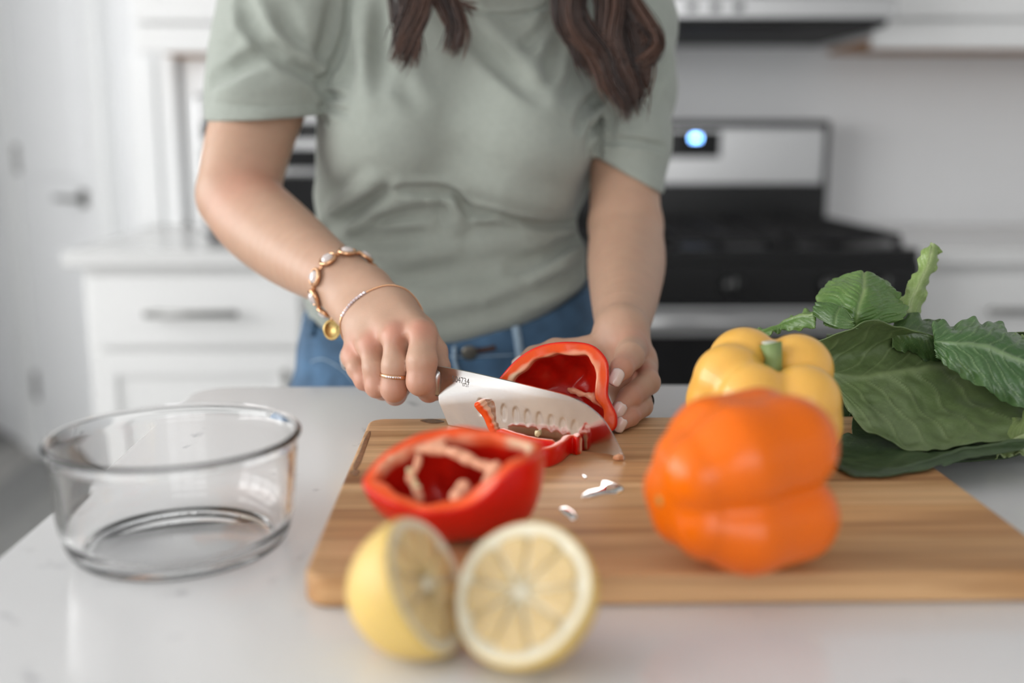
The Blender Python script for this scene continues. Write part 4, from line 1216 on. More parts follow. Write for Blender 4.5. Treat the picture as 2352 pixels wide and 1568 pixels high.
# folds: (pixel polyline, depth in mm, width in mm); positive = groove
FOLDS = [
    ([(560, 5), (575, 50), (610, 95), (665, 140), (735, 190)], 6.5, 10), ([(585, 60), (640, 105), (700, 140), (748, 165)], -4.0, 10),
    ([(497, 178), (530, 168), (575, 140), (625, 118)], 5.0, 10), ([(505, 215), (560, 205), (640, 190), (720, 195)], -2.0, 12),
    ([(802, 0), (797, 70), (778, 130), (745, 180), (730, 200)], 5.0, 6), ([(770, 0), (757, 60), (738, 130)], 4.0, 9), ([(715, 0), (712, 60), (705, 100)], -3.5, 13),
    ([(640, 0), (660, 55), (690, 110)], 3.0, 10), ([(735, 212), (760, 222), (790, 225)], 4.0, 6), ([(738, 245), (765, 250), (800, 262)], 3.0, 6), ([(740, 272), (758, 280)], 3, 5),
    ([(497, 236), (560, 243), (640, 246), (722, 236)], 1.0, 3),
    ([(880, 20), (872, 110), (868, 200)], 4.5, 13), ([(835, 10), (838, 110), (845, 230)], -3.5, 14), ([(910, 150), (925, 200), (950, 240)], 2.2, 12),
    ([(1075, 60), (1130, 125), (1200, 195), (1235, 225)], 4.0, 12), ([(1110, 55), (1180, 120), (1250, 190)], -2.6, 12),
    ([(1270, 25), (1240, 80), (1195, 118)], 3.0, 9), ([(1285, 60), (1268, 130), (1252, 200)], 3.5, 11), ([(1330, 130), (1310, 190), (1290, 230)], 2.5, 10),
    ([(1042, -5), (1080, 22), (1120, 36), (1160, 38), (1215, 30), (1255, 14), (1278, -6)], 2.6, 3.2), ([(1060, -22), (1120, 18), (1160, 20), (1215, 12), (1260, -18)], -1.6, 7),
    ([(1388, 212), (1360, 232), (1335, 258), (1325, 292)], 4.5, 8), ([(1375, 250), (1372, 300), (1374, 352)], 5.0, 7), ([(1368, 285), (1350, 310), (1345, 340)], 2.0, 9),
    ([(1375, 322), (1420, 322), (1470, 328), (1522, 340)], 4.0, 5), ([(1540, 140), (1515, 170), (1480, 230)], 3.0, 9), ([(1400, 330), (1398, 290), (1410, 250)], 3, 9),
    ([(1500, 60), (1480, 110), (1470, 160)], 3.0, 10),
    ([(925, 436), (985, 436), (1048, 440), (1066, 468), (1090, 482), (1150, 486), (1205, 500), (1250, 514), (1312, 512)], 9.0, 7),
    ([(1055, 410), (1150, 445), (1240, 470), (1310, 470)], -4.0, 20), ([(1042, 446), (1040, 490), (1052, 520)], -4.0, 9), ([(1066, 470), (1078, 498)], 4.0, 6),
    ([(752, 522), (795, 500), (840, 470), (880, 436)], 6.0, 10), ([(765, 486), (820, 448), (862, 415)], -5.0, 11), ([(800, 520), (860, 480), (935, 452)], -3.5, 10),
    ([(845, 505), (900, 494), (960, 486), (1030, 488)], 3.5, 9), ([(760, 548), (840, 545), (900, 550), (950, 545)], 3.0, 11), ([(880, 590), (960, 590), (1040, 565)], -2.5, 14),
    ([(1110, 560), (1200, 550), (1312, 520)], -3.0, 13), ([(1180, 615), (1255, 588), (1325, 548)], 4.0, 9), ([(1225, 640), (1290, 610), (1335, 575)], -3.0, 9),
    ([(920, 640), (1000, 622), (1100, 615)], 2.6, 13), ([(950, 690), (1060, 680), (1180, 655)], -2.2, 14), ([(1150, 700), (1240, 672), (1330, 618)], 3.2, 11), ([(990, 740), (1080, 725), (1180, 705)], 2.4, 11),
    ([(1240, 700), (1300, 672), (1345, 635)], -2.4, 9),
]
allpix = [p for poly, a, w_ in FOLDS for p in poly]
HP, HN = hits(f_shirt0, allpix, .7, 1.25)
FP = []; i0 = 0
for poly, a, w_ in FOLDS:
    FP.append((HP[i0:i0 + len(poly)], a * .0019, w_ * .0008)); i0 += len(poly)
def f_shirt(p):
    d, sr, sl = f_shirt0(p, True)
    near = np.abs(smin(smin(d, sr, .008), sl, .007)) < .025
    pn = p[near]; add = np.zeros(len(pn))
    for P, a, w_ in FP:
        lo, hi = P.min(0) - 2.6 * w_, P.max(0) + 2.6 * w_
        m = np.all((pn > lo) & (pn < hi), axis=1)
        if not m.any(): continue
        x = pn[m]; r2 = np.full(len(x), 1e9); tt = np.zeros(len(x)); ns = len(P) - 1
        for k_, (s_, e_) in enumerate(zip(P[:-1], P[1:])):
            ba = e_ - s_; t = np.clip(((x - s_) @ ba) / (ba @ ba + 1e-12), 0, 1); dd = x - s_ - t[:, None] * ba
            rr = (dd ** 2).sum(1); b = rr < r2; r2[b] = rr[b]; tt[b] = (k_ + t[b]) / ns
        fade = np.sin(np.pi * np.clip(tt * .86 + .07, 0, 1)) ** .6
        add[m] += a * fade * (np.exp(-r2 / w_ ** 2) - .35 * np.exp(-(np.sqrt(r2) - 1.7 * w_) ** 2 / (w_ * .9) ** 2))
    add += .0009 * vnoise(pn, 42) + .0016 * vnoise(pn * np.array([1, 1, .6]), 17)
    full = np.zeros(len(p)); full[near] = add
    sr = smax(sr + full, (p - cR) @ nR, .0025); sl = smax(sl + full, (p - cL) @ nL, .0025)
    d = smin(smin(d + full, sr, .008), sl, .007)
    d = smax(d, z_hem(p) - .035 - p[:, 2], .003)
    # neck opening
    ncut = rc(p, q(1150, -170, 1.34), q(1150, -92, 1.345), pr(135, 1.36), pr(98, 1.36))
    return smax(d, -ncut, .004)
V, F = mesh_sdf(f_shirt, np.array([-.36, .93, -.06]), np.array([.26, 1.32, .56]), .0024, 5)
M_shirt = mat('sage_green_cotton', (160, 166, 157), .85, var=.06, vscale=160, bump=.35, bscale=1500, bdist=.0006, sheen=.25)
mesh_obj('puff_sleeve_top', V, F, M_shirt, person, True)['label'] = 'sage green cotton top with puffed short sleeves'

# ---- jeans
def f_jeans0(p):
    d = f_torso(p) - .005
    cut = p[:, 2] - z_hem(p)
    d = smax(d, -.12 - p[:, 2], .02)
    for s_ in (-1, 1):
        d = smin(d, rc(p, np.array([-.066 + s_ * .072, YC, -.10]), np.array([-.066 + s_ * .085, YC + .01, -.86]), .088, .055), .03)
    return smax(d, cut, .002)
JF = [([(708, 800), (750, 806), (795, 800)], 2.5, 6), ([(705, 840), (760, 850), (815, 870)], 3.0, 8), ([(715, 870), (770, 872)], 2, 6), ([(1005, 812), (1040, 815), (1200, 812), (1290, 790), (1352, 745)], 1.6, 2.5),
      ([(1100, 850), (1160, 842), (1210, 835)], 2.5, 8)]
JH, _ = hits(f_jeans0, [p for a, b, c in JF for p in a], .7, 1.25); JP = []; i0 = 0
for poly, a, w_ in JF: JP.append((JH[i0:i0 + len(poly)], a * .001, w_ * .001)); i0 += len(poly)
def f_jeans(p):
    d = f_jeans0(p)
    for P, a, w_ in JP:
        m = np.all((p > P.min(0) - 3 * w_) & (p < P.max(0) + 3 * w_), axis=1)
        if not m.any(): continue
        x = p[m]; r2 = np.full(len(x), 1e9)
        for s_, e_ in zip(P[:-1], P[1:]):
            ba = e_ - s_; t = np.clip(((x - s_) @ ba) / (ba @ ba), 0, 1); r2 = np.minimum(r2, ((x - s_ - t[:, None] * ba) ** 2).sum(1))
        d[m] += a * np.exp(-r2 / w_ ** 2)
    return d + .0012 * vnoise(p, 30)
V, F = mesh_sdf(f_jeans, np.array([-.28, .94, -.93]), np.array([.16, 1.32, .12]), .0042, 5)
M_jean = mat('blue_denim', (74, 108, 140), .85, var=.42, vscale=26, bump=.5, bscale=1200, bdist=.0006, sheen=.15)
M_stitch = mat('pale_denim_seam', (150, 172, 190), .8, var=.2, vscale=200)
M_button = mat('jeans_button_metal', (120, 116, 108), .4, .9, var=.1)
M_leather = mat('brown_button_slit', (70, 48, 40), .8)
jn = mesh_obj('jeans', V, F, M_jean, person, True)
jn['label'] = 'high waisted mid blue denim jeans'
def on_jeans(pix, off):
    P, N_ = hits(f_jeans, pix, .7, 1.25); return P + N_ * off
def seam(name, pix, r_, m, off=.0006):
    P = catmull(on_jeans(pix, off), 24); return tube(name, P, r_, m, jn, 8)
seam('fly_seam', [(1050, 772), (1044, 800), (1046, 835), (1060, 872), (1075, 900)], .0020, M_stitch)
seam('belt_loop', [(1184, 752), (1188, 780), (1193, 812), (1196, 842)], .0042, M_stitch, .002)
seam('belt_loop', [(728, 715), (722, 740), (720, 770)], .0040, M_jean, .002)
seam('waistband_stitch', [(1010, 818), (1060, 820), (1120, 818), (1180, 815)], .0007, M_stitch)
seam('pocket_stitch', [(1215, 835), (1260, 860), (1300, 890)], .0008, M_stitch)
seam('pocket_stitch', [(716, 830), (745, 825), (790, 850), (815, 880)], .0008, M_stitch)
seam('buttonhole', [(1092, 806), (1115, 803), (1138, 798)], .0032, M_leather, -.0012)
P, N_ = hits(f_jeans, [(1078, 808)], .7, 1.25)
V, F = lathe_mesh([(0, .0045), (.006, .0045), (.0078, .0035), (.0082, .002), (.003, 0)], 24)
Xb, Yb, Zb = frame(N_[0]); mesh_obj('button', xf(V, P[0], Xb, Yb, Zb), F, M_button, jn, True)
M_shoe = mat('white_canvas_shoe', (225, 223, 218), .7, var=.05)
for s_ in (-1, 1):
    c = np.array([-.066 + s_ * .085, YC - .02, FL + .035])
    fs = lambda p: smax(smin(rc(p, c + (0, .05, 0), c + (0, -.12, -.012), .042, .034), rc(p, c + (0, .05, 0), c + (0, .05, .05), .04, .04), .02), FL + .001 - p[:, 2], .004)
    V, F = mesh_sdf(fs, c - .2, c + .2, .006); mesh_obj('shoe', V, F, M_shoe, person, True)

# ---- hair: wavy strands
HD, HL = np.array(lin(44, 28, 23)[:3]), np.array(lin(112, 78, 62)[:3])
def lock(pts, n, rad, wave, seed, tip=.25):
    """pts: (px, py, depth); returns strand vertex/face lists"""
    r_ = np.random.default_rng(seed); G = catmull([q(*p) for p in pts], 34); k = len(G)
    T = np.gradient(G, axis=0); T /= np.linalg.norm(T, axis=1)[:, None]
    side = np.cross(T, np.array([0, -1., 0])); side /= np.linalg.norm(side, axis=1)[:, None]; dep = np.cross(T, side)
    s_ = np.linspace(0, 1, k); V = []; F = []; CL = []
    for i in range(n):
        a = r_.uniform(0, 2 * math.pi); rr = math.sqrt(r_.uniform()) * rad; ph = r_.normal(0, .35)
        end = r_.uniform(.80, 1.0); ss = s_ * end
        gi = np.array([np.interp(ss, s_, G[:, c]) for c in range(3)]).T
        env = (1 - .75 * ss ** 2) + tip * 0
        tw = a + 1.6 * ss
        ox = rr * 1.15 * np.cos(tw) * env + wave * .6 * np.sin(ss * 9 + ph + seed) * ss; oy = rr * .6 * np.sin(tw) * env
        fl = r_.normal(0, .0019) * ss ** 2 * 3
        P = gi + side * (ox + fl)[:, None] + dep * oy[:, None]
        w_ = (.00055 + r_.uniform(0, .0003)) * np.clip((1 - s_) / .15, .15, 1)
        b = len(V); tone = np.clip(.32 + .30 * math.sin(a * 2 + seed) + r_.normal(0, .16), 0, 1); CL += [HD * (1 - tone) + HL * tone] * (3 * k)
        for j in range(k):
            V += [P[j] + side[j] * w_[j], P[j] - side[j] * w_[j] * .5 + dep[j] * w_[j] * .87, P[j] - side[j] * w_[j] * .5 - dep[j] * w_[j] * .87]
        for j in range(k - 1):
            for m_ in range(3):
                F.append([b + j * 3 + m_, b + j * 3 + (m_ + 1) % 3, b + (j + 1) * 3 + (m_ + 1) % 3, b + (j + 1) * 3 + m_])
    return V, F, CL
LOCKS = [([(1010, -420, 1.26), (960, -250, 1.25), (945, -120, 1.24), (958, -20, 1.235), (945, 60, 1.232), (925, 120, 1.23), (898, 152, 1.228)], 130, .017, .006, 1),
         ([(1000, -400, 1.26), (950, -200, 1.25), (925, -60, 1.24), (935, 30, 1.235), (948, 100, 1.232), (935, 155, 1.23)], 130, .014, .005, 2),
         ([(1020, -400, 1.25), (985, -200, 1.245), (990, -60, 1.24), (1030, 10, 1.235), (1050, 60, 1.232), (1040, 105, 1.23), (1030, 132, 1.23)], 110, .011, .004, 3),
         ([(1020, -300, 1.25), (1000, -100, 1.24), (1040, -10, 1.236), (1080, 20, 1.236), (1098, 30, 1.238)], 12, .003, .002, 4),
         ([(1285, -420, 1.27), (1330, -250, 1.26), (1350, -120, 1.25), (1320, -20, 1.245), (1325, 60, 1.24), (1375, 130, 1.235), (1400, 190, 1.232), (1440, 240, 1.23), (1452, 285, 1.23)], 150, .015, .008, 5),
         ([(1290, -400, 1.27), (1350, -200, 1.26), (1395, -80, 1.25), (1405, 10, 1.245), (1400, 90, 1.24), (1430, 160, 1.236), (1465, 215, 1.233), (1450, 275, 1.232)], 150, .016, .008, 6),
         ([(1300, -380, 1.28), (1370, -200, 1.265), (1420, -80, 1.255), (1440, 0, 1.25), (1480, 60, 1.246), (1502, 100, 1.244), (1475, 135, 1.242), (1445, 165, 1.24), (1455, 205, 1.238), (1470, 225, 1.236)], 130, .012, .004, 7),
         ([(1280, -400, 1.27), (1310, -200, 1.26), (1300, -60, 1.25), (1290, 30, 1.245), (1330, 90, 1.242), (1350, 130, 1.24), (1372, 170, 1.238), (1382, 205, 1.236)], 110, .013, .005, 8),
         ([(1300, -380, 1.28), (1380, -150, 1.265), (1390, -20, 1.256), (1440, 40, 1.25), (1470, 110, 1.246), (1470, 180, 1.243), (1440, 230, 1.241), (1458, 280, 1.24)], 120, .014, .006, 9)]
HV, HF, HC = [], [], []
for pts, n, rad, wave, sd in LOCKS:
    v, f_, c_ = lock(pts, n, rad, wave, sd); HC += c_; b = len(HV); HV += v; HF += [[i + b for i in ff] for ff in f_]
M_hair = mat('dark_brown_hair', None, .34, var=.2, vscale=45, spec=.7, attr=True)
ho = mesh_obj('hair', np.array(HV), np.array(HF), M_hair, person, True, cols=np.array(HC))
ho['label'] = 'long wavy dark brown hair'
def f_cap(p):
    d = ellipsoid(p, HEAD + (0, .018, .026), np.array([.088, .104, .110]))
    d = smin(d, rc(p, HEAD + (0, .06, 0), HEAD + (0, .11, -.11), .080, .060), .03)
    return smax(d, -rc(p, HEAD + (0, -.14, -.02), HEAD + (0, -.06, -.06), .07, .075), .01) + .002 * np.sin(p[:, 0] * 260)
V, F = mesh_sdf(f_cap, HEAD - np.array([.16, .2, .32]), HEAD + np.array([.16, .25, .18]), .006)
mesh_obj('hair_crown', V, F, M_hair, person, True, cols=np.tile(HD, (len(V), 1)))

# ================================================================== jewellery
M_gold = mat('rose_gold', (226, 178, 138), .22, 1.0, var=.05)
M_gold2 = mat('yellow_gold', (214, 184, 120), .25, 1.0, var=.05)
M_gem = mat('clear_crystal', (240, 228, 224), .06, trans=.3, ior=1.7, coat=1.0)
M_stone = mat('sparkling_stone', (236, 222, 224), .08, .7, var=.1)
def wrist_ring(pix3, ax_a, ax_b, off, n):
    """closed loop on the arm surface in the plane through three surface points"""
    P, _ = hits(f_armR, pix3, .6, 1.2)
    pn = nrm(np.cross(P[1] - P[0], P[2] - P[0])); ab = ax_b - ax_a
    c = ax_a + ab * (((P[0] - ax_a) @ pn) / (ab @ pn)); u = nrm(P[0] - c); v = np.cross(pn, u)
    if v @ (P[2] - c) < 0: v = -v
    ph = np.linspace(0, 2 * math.pi, n, endpoint=False)
    D = np.cos(ph)[:, None] * u + np.sin(ph)[:, None] * v
    r_ = np.full(n, .010)
    for _ in range(30): r_ += np.clip(-f_armR(c + D * r_[:, None]) * -1, -.01, .01) * -1 if False else -f_armR(c + D * r_[:, None]) * .8
    L = c + D * (r_ + off)[:, None]
    return c, L, D, pn
axa, axb = q(690, 585, 1.16), q(830, 675, 1.06)
c, L, D, pn = wrist_ring([(812, 584), (733, 628), (738, 704)], axa, axb, .0018, 44)
gb = empty('gem_bracelet', c, 'rose gold bracelet with round crystals and a gold disc charm on the forearm', 'bracelet')
tube('chain', np.vstack([L, L[:1]]), .0011, M_gold, gb, 8, cap=False)
seg = np.linalg.norm(np.diff(np.vstack([L, L[:1]]), axis=0), axis=1); cum = np.concatenate([[0], np.cumsum(seg)])
ng = int(cum[-1] / .0178)
Lc = np.vstack([L, L[:1]])
for i in range(ng):
    s_ = (i + .35) / ng * cum[-1]; p = np.array([np.interp(s_, cum, Lc[:, k_]) for k_ in range(3)]); k0 = int(np.searchsorted(cum, s_)) % len(L)
    n_o = D[k0 - 1]; t_ = nrm(Lc[k0] - Lc[k0 - 1]); n_o = nrm(n_o - t_ * (n_o @ t_)); b_ = np.cross(n_o, t_)
    V, F = lathe_mesh([(.0052, -.001), (.0068, -.0008), (.0073, .0010), (.0066, .0024), (.0056, .0024), (.0052, .0012)], 24, True)
    st_ = mesh_obj('gem_setting', xf(V, p, t_ * 1.12, b_, n_o), F, M_gold, gb, True)
    V, F = lathe_mesh([(0, -.0008), (.0055, 0), (.0053, .0026), (.0034, .0044), (0, .0050)], 10)
    mesh_obj('crystal', xf(V, p, t_, b_, n_o), F, M_gem, st_)
    V, F = lathe_mesh([(.0010, -.0005), (.0019, 0), (.0010, .0005)], 12, True)
    s2_ = s_ + cum[-1] / ng / 2; p2 = np.array([np.interp(s2_ % cum[-1], cum, Lc[:, k_]) for k_ in range(3)])
    mesh_obj('link_ring', xf(V, p2, t_, n_o, b_), F, M_gold, gb, True)
ch = q(762, 757, 1.06); cn = nrm((.18, -1, .12)); Xc, Yc, Zc = frame(cn)
V, F = lathe_mesh([(0, -.0006), (.0074, -.0006), (.0078, 0), (.0074, .0009), (.0064, .0009), (.0058, .0004), (0, .0003)], 32)
cd_ = mesh_obj('disc_charm', xf(V, ch, Xc * .92, Yc * 1.12, Zc), F, M_gold2, gb, True)
tube('charm_ring', [ch + Yc * .0072, ch + Yc * .010 + Zc * .001, q(768, 731, 1.066)], .0009, M_gold, cd_, 8)
c, L, D, pn = wrist_ring([(895, 656), (842, 672), (786, 728)], axa, q(860, 700, 1.04), .0008, 60)
tb = empty('tennis_bracelet', c, 'thin rose gold bracelet with a row of small stones at the wrist', 'bracelet')
tube('chain', np.vstack([L, L[:1]]), .0007, M_gold, tb, 6, cap=False)
P, _ = hits(f_armR, [(842, 672), (824, 684), (806, 700), (786, 728)], .6, 1.2)
run = catmull(P, 60); al = np.concatenate([[0], np.cumsum(np.linalg.norm(np.diff(run, axis=0), axis=1))])
for s_ in np.arange(.0012, al[-1], .0025):
    p = np.array([np.interp(s_, al, run[:, k_]) for k_ in range(3)]); n_o = nrm(p - c)
    Xg, Yg, Zg = frame(n_o, pn)
    V, F = lathe_mesh([(0, -.0008), (.0013, -.0004), (.0014, .0008), (.0008, .0015), (0, .0017)], 8)
    mesh_obj('stone', xf(V, p + n_o * .0006, Xg, Yg, Zg), F, M_stone, tb)
# finger rings
def finger_ring(a, b, t, r_, w_, m, name, label, f, stones=False):
    c = a + (b - a) * t; ax = nrm(b - a); X, Y, Z = frame(ax, (0.1, -1, .2))
    V, F = lathe_mesh([(r_ + .0001, -w_), (r_ + .0013, -w_ * .8), (r_ + .0014, w_ * .8), (r_ + .0001, w_)], 40, True)
    o = mesh_obj(name, xf(V, c, X, Y, Z), F, m, None, True); tag(o, label, 'ring')
    return o, c, X, Y, Z
fm = finR[1]
rr_ = fm[1][1] + (fm[2][1] - fm[1][1]) * .42
rg_o, rc_, RX_, RY_, RZ_ = finger_ring(fm[1][0], fm[2][0], .42, rr_, .0016, M_gold, 'finger_ring', 'thin rose gold ring with tiny stones on the knife hand', None)
for a in np.linspace(-.55, .35, 7):
    dvec = math.cos(a) * RY_ + math.sin(a) * RX_
    V, F = lathe_mesh([(0, 0), (.0009, 0), (.0008, .0006), (0, .0010)], 8)
    Xg, Yg, Zg = frame(dvec, RZ_); mesh_obj('stone', xf(V, rc_ + dvec * (rr_ + .0011), Xg, Yg, Zg), F, M_stone, rg_o)
fl_ = finL[2]
finger_ring(fl_[0][0], fl_[1][0], .72, fl_[0][1] + (fl_[1][1] - fl_[0][1]) * .72, .0015, mat('dark_ring_metal', (60, 54, 48), .3, 1.0), 'finger_ring', 'dark thin ring on the hand holding the pepper', None)

# ================================================================== romaine lettuce
M_leaf = mat('romaine_leaf', None, .36, var=.16, vscale=90, attr=True, bump=.30, bscale=260, bdist=.0012, sss=.06, sss_r=(.5, 1, .2), sss_s=.003, coat=.12)
def leaf(name, rows, base, light, ruffle=.003, freq=5.0, vein=1.0, seed=0, th=.0008, rib_u=.5, lab=None, NU_=56, NV_=84, parent=None, rib_w=.028):
    C = np.array([[q(*p) for p in r] for r in rows]); nv, nu = C.shape[:2]
    A = np.stack([catmull(C[:, j], NV_) for j in range(nu)], 1)          # NV x nu x 3
    G = np.stack([catmull(A[i], NU_) for i in range(NV_)], 0)            # NV x NU x 3
    du = np.gradient(G, axis=1); dv = np.gradient(G, axis=0); N_ = np.cross(du, dv); N_ /= np.linalg.norm(N_, axis=2)[..., None] + 1e-12
    u = np.linspace(0, 1, NU_)[None]; v = np.linspace(0, 1, NV_)[:, None]
    e = np.abs(2 * u - 1)
    endv = np.maximum(0, np.abs(2 * v - 1) - .7) / .3
    edge = np.clip(e ** 3 + .5 * endv ** 2, 0, 1.2)
    rf = edge * (np.sin(v * freq * 6.28 + seed + 3 * (u > .5)) + .6 * np.sin(v * freq * 13.1 + seed * 2.1 + u * 4)) * ruffle
    pts_ = G.reshape(-1, 3)
    cr = vnoise(pts_ + seed, 75).reshape(NV_, NU_) * .0016 + vnoise(pts_ + seed, 160).reshape(NV_, NU_) * .0007
    a = np.abs(u - rib_u)
    mid = np.exp(-(a / rib_w) ** 2) * (0.35 + .65 * v)
    lat = (v * 7.5 - a * 5.5 + seed * .37 + .10 * np.sin(a * 30 + seed))
    latd = np.abs((lat % 1) - .5) * 2
    lv = np.exp(-((1 - latd) / .10) ** 2) * np.clip(a / .05, 0, 1) * np.clip((.5 - a) / .12, 0, 1)
    sec = np.abs(((u * 17 + 1.5 * np.sin(v * 21 + seed)) % 1) - .5) * 2
    net = np.exp(-((1 - sec) / .12) ** 2) * .35 * np.clip(a / .05, 0, 1)
    h_ = mid * .0020 + (lv * .0010 + net * .0004) * min(1, vein ** 2)
    puff = (1 - lv) * np.clip(a / .08, 0, 1) * .0010 * min(1, vein ** 2) * np.sin(latd * 1.57)
    # torn, uneven margin
    G2 = G + N_ * (rf + cr - h_ * 1.0 + puff)[..., None]
    t_e = (np.sin(v * 61 + seed) * .5 + np.sin(v * 23 + seed * 3) * .5) * .0012
    G2 += (du / (np.linalg.norm(du, axis=2)[..., None] + 1e-9)) * (np.sign(u - .5) * np.clip(e - .9, 0, 1) * 10 * t_e)[..., None]
    flo = np.where((G2[..., 0] < BX1 + .002) & (G2[..., 1] < BY1 + .002), BT, 0) + .0012
    G2[..., 2] = np.where(G2[..., 2] < flo + .006, flo + .006 * np.exp(np.minimum(0, (G2[..., 2] - flo - .006)) / .006), G2[..., 2])
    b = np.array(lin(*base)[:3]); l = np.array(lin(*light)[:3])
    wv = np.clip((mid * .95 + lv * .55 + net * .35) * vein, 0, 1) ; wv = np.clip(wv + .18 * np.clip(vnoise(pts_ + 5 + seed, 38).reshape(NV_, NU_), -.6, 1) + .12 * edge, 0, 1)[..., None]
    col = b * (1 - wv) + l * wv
    idx = np.arange(NV_ * NU_).reshape(NV_, NU_)
    F = np.stack([idx[:-1, :-1], idx[:-1, 1:], idx[1:, 1:], idx[1:, :-1]], -1).reshape(-1, 4)
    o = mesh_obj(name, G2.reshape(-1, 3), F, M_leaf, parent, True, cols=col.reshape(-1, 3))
    m_ = o.modifiers.new('thickness', 'SOLIDIFY'); m_.thickness = th; m_.offset = 0
    if lab: o['label'] = lab
    return o
lc = q(2250, 1040, .86)
let = empty('romaine_lettuce', (lc[0], lc[1], 0), 'head of green romaine lettuce lying behind the peppers at the right', 'lettuce')
G1, G1l = (90, 108, 66), (150, 166, 118)
leaf('leaf', [[(1925, 905, .90), (1905, 880, .905), (1890, 855, .91), (1880, 820, .915), (1868, 785, .91)],
              [(1985, 985, .85), (1975, 925, .88), (1975, 868, .91), (1980, 800, .93), (1975, 746, .90)],
              [(2075, 1025, .83), (2065, 945, .875), (2060, 855, .915), (2060, 790, .94), (2065, 750, .91)],
              [(2160, 1032, .825), (2150, 945, .875), (2150, 843, .92), (2145, 790, .945), (2140, 764, .92)],
              [(2260, 1018, .83), (2250, 935, .88), (2240, 835, .925), (2235, 785, .95), (2230, 770, .93)],
              [(2400, 1000, .84), (2390, 920, .88), (2385, 828, .93), (2380, 780, .95), (2370, 760, .93)]], G1, G1l, .0018, 2.2, .62, 1.0, parent=let, lab='large outer leaf with pale midrib', NU_=84, NV_=120)
leaf('leaf', [[(1905, 1078, .80), (1908, 1060, .81), (1915, 1040, .83), (1930, 1005, .87)],
              [(1960, 1120, .775), (1958, 1088, .782), (1962, 1052, .82), (1975, 1000, .88)],
              [(2040, 1128, .770), (2045, 1098, .772), (2050, 1066, .80), (2055, 1015, .88)],
              [(2120, 1090, .785), (2125, 1068, .79), (2132, 1050, .81), (2140, 1005, .88)],
              [(2230, 1048, .80), (2235, 1036, .81), (2240, 1025, .83), (2250, 995, .88)],
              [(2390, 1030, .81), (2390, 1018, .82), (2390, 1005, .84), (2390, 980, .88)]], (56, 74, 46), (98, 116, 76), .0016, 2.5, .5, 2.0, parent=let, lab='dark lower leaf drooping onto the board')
leaf('leaf', [[(1895, 748, .93), (1930, 755, .925), (1965, 752, .92), (2010, 748, .925), (2062, 738, .935)],
              [(1874, 706, .95), (1925, 702, .93), (1972, 708, .92), (2030, 706, .93), (2082, 716, .945)],
              [(1888, 668, .97), (1935, 656, .95), (1985, 664, .935), (2035, 668, .95), (2070, 684, .965)],
              [(1915, 644, .985), (1945, 630, .975), (1985, 623, .965), (2020, 636, .97), (2046, 656, .98)]], (82, 116, 54), (170, 190, 128), .0014, 3.0, .95, 3.0, parent=let, rib_w=.022)
leaf('leaf', [[(1866, 722, .93), (1900, 742, .915), (1935, 754, .905), (1968, 754, .905)],
              [(1871, 702, .935), (1905, 716, .92), (1935, 731, .91), (1960, 743, .905)],
              [(1880, 695, .94), (1915, 700, .925), (1942, 712, .915), (1956, 731, .91)]], (70, 100, 50), (150, 172, 118), .001, 2.0, .6, 4.0, parent=let, NU_=36, NV_=40)
leaf('leaf', [[(2060, 745, .97), (2085, 752, .965), (2112, 745, .97)], [(2068, 688, .975), (2095, 692, .965), (2120, 692, .975)], [(2094, 642, .98), (2114, 646, .97), (2133, 642, .98)],
              [(2112, 602, .985), (2133, 606, .975), (2153, 600, .985)], [(2130, 558, .99), (2142, 556, .985), (2160, 578, .99)]], (128, 152, 84), (196, 206, 158), .0016, 3.0, .7, 5.0, parent=let, NU_=36, rib_w=.12, lab='narrow pale leaf standing upright')
leaf('leaf', [[(2152, 822, .89), (2148, 800, .895), (2145, 775, .905), (2140, 745, .92)], [(2190, 852, .87), (2195, 810, .875), (2200, 770, .89), (2195, 738, .92)],
              [(2260, 892, .86), (2265, 830, .865), (2268, 770, .885), (2255, 738, .925)], [(2330, 932, .855), (2330, 860, .86), (2325, 790, .88), (2310, 752, .925)],
              [(2420, 960, .85), (2420, 890, .855), (2400, 820, .875), (2370, 780, .93)]], (64, 98, 52), (150, 174, 128), .0026, 3.5, .8, 6.0, parent=let, NU_=72, NV_=90, lab='dark green leaf folded over the right side')
leaf('leaf', [[(1696, 780, .97), (1715, 766, .975), (1735, 757, .985)], [(1768, 766, .955), (1780, 752, .96), (1795, 745, .975)], [(1800, 760, .95), (1810, 735, .955), (1830, 720, .97)], [(1872, 754, .93), (1874, 726, .935), (1878, 710, .95)]], (88, 120, 58), (158, 178, 112), .0022, 4.0, .6, 7.0, parent=let, NU_=40)
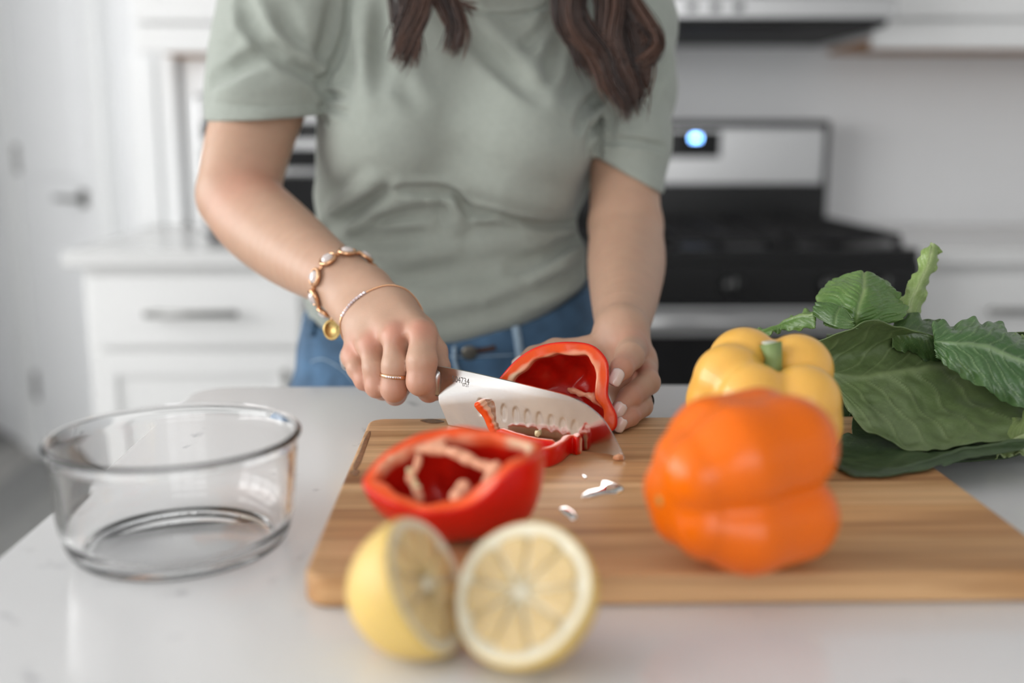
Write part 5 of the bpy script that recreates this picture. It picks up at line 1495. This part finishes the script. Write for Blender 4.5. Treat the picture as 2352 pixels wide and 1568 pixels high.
leaf('leaf', [[(2050, 800, .93), (2050, 762, .93), (2058, 722, .95)], [(2100, 812, .93), (2105, 762, .922), (2100, 722, .95)], [(2150, 836, .93), (2155, 780, .92), (2150, 738, .95)], [(2210, 846, .94), (2212, 790, .93), (2205, 750, .95)]], (60, 86, 44), (120, 142, 86), .002, 3.0, .6, 8.0, parent=let, NU_=44)
leaf('leaf', [[(2285, 1048, .83), (2300, 1022, .84), (2310, 990, .86)], [(2350, 1042, .82), (2350, 1000, .83), (2350, 945, .86)], [(2430, 1030, .82), (2430, 980, .83), (2430, 915, .86)]], (120, 138, 84), (196, 204, 160), .002, 3.0, .7, 9.0, parent=let, NU_=44, lab='pale yellow-green leaf at the right')
leaf('leaf', [[(2318, 830, .90), (2322, 800, .905), (2326, 778, .92)], [(2352, 840, .89), (2352, 800, .895), (2350, 768, .92)], [(2420, 860, .88), (2420, 800, .885), (2420, 770, .92)]], (118, 142, 78), (180, 194, 138), .0025, 3.0, .7, 10.0, parent=let, NU_=40)
# inner leaves behind
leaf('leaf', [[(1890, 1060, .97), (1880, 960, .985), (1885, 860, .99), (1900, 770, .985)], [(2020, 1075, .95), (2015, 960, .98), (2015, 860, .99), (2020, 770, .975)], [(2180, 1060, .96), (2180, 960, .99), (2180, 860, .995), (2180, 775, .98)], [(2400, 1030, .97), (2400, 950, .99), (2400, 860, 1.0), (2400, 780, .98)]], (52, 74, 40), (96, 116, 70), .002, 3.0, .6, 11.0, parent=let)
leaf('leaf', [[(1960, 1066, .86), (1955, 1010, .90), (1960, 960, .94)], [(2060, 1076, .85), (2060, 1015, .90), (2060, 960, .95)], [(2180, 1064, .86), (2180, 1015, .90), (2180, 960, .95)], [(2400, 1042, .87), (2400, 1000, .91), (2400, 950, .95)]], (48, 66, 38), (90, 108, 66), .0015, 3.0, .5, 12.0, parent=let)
tube('core', [q(2300, 965, .90), q(2440, 950, .90), q(2560, 950, .90)], [.016, .022, .020], mat('lettuce_core', (222, 226, 196), .5, var=.1, vscale=60), let, 14)
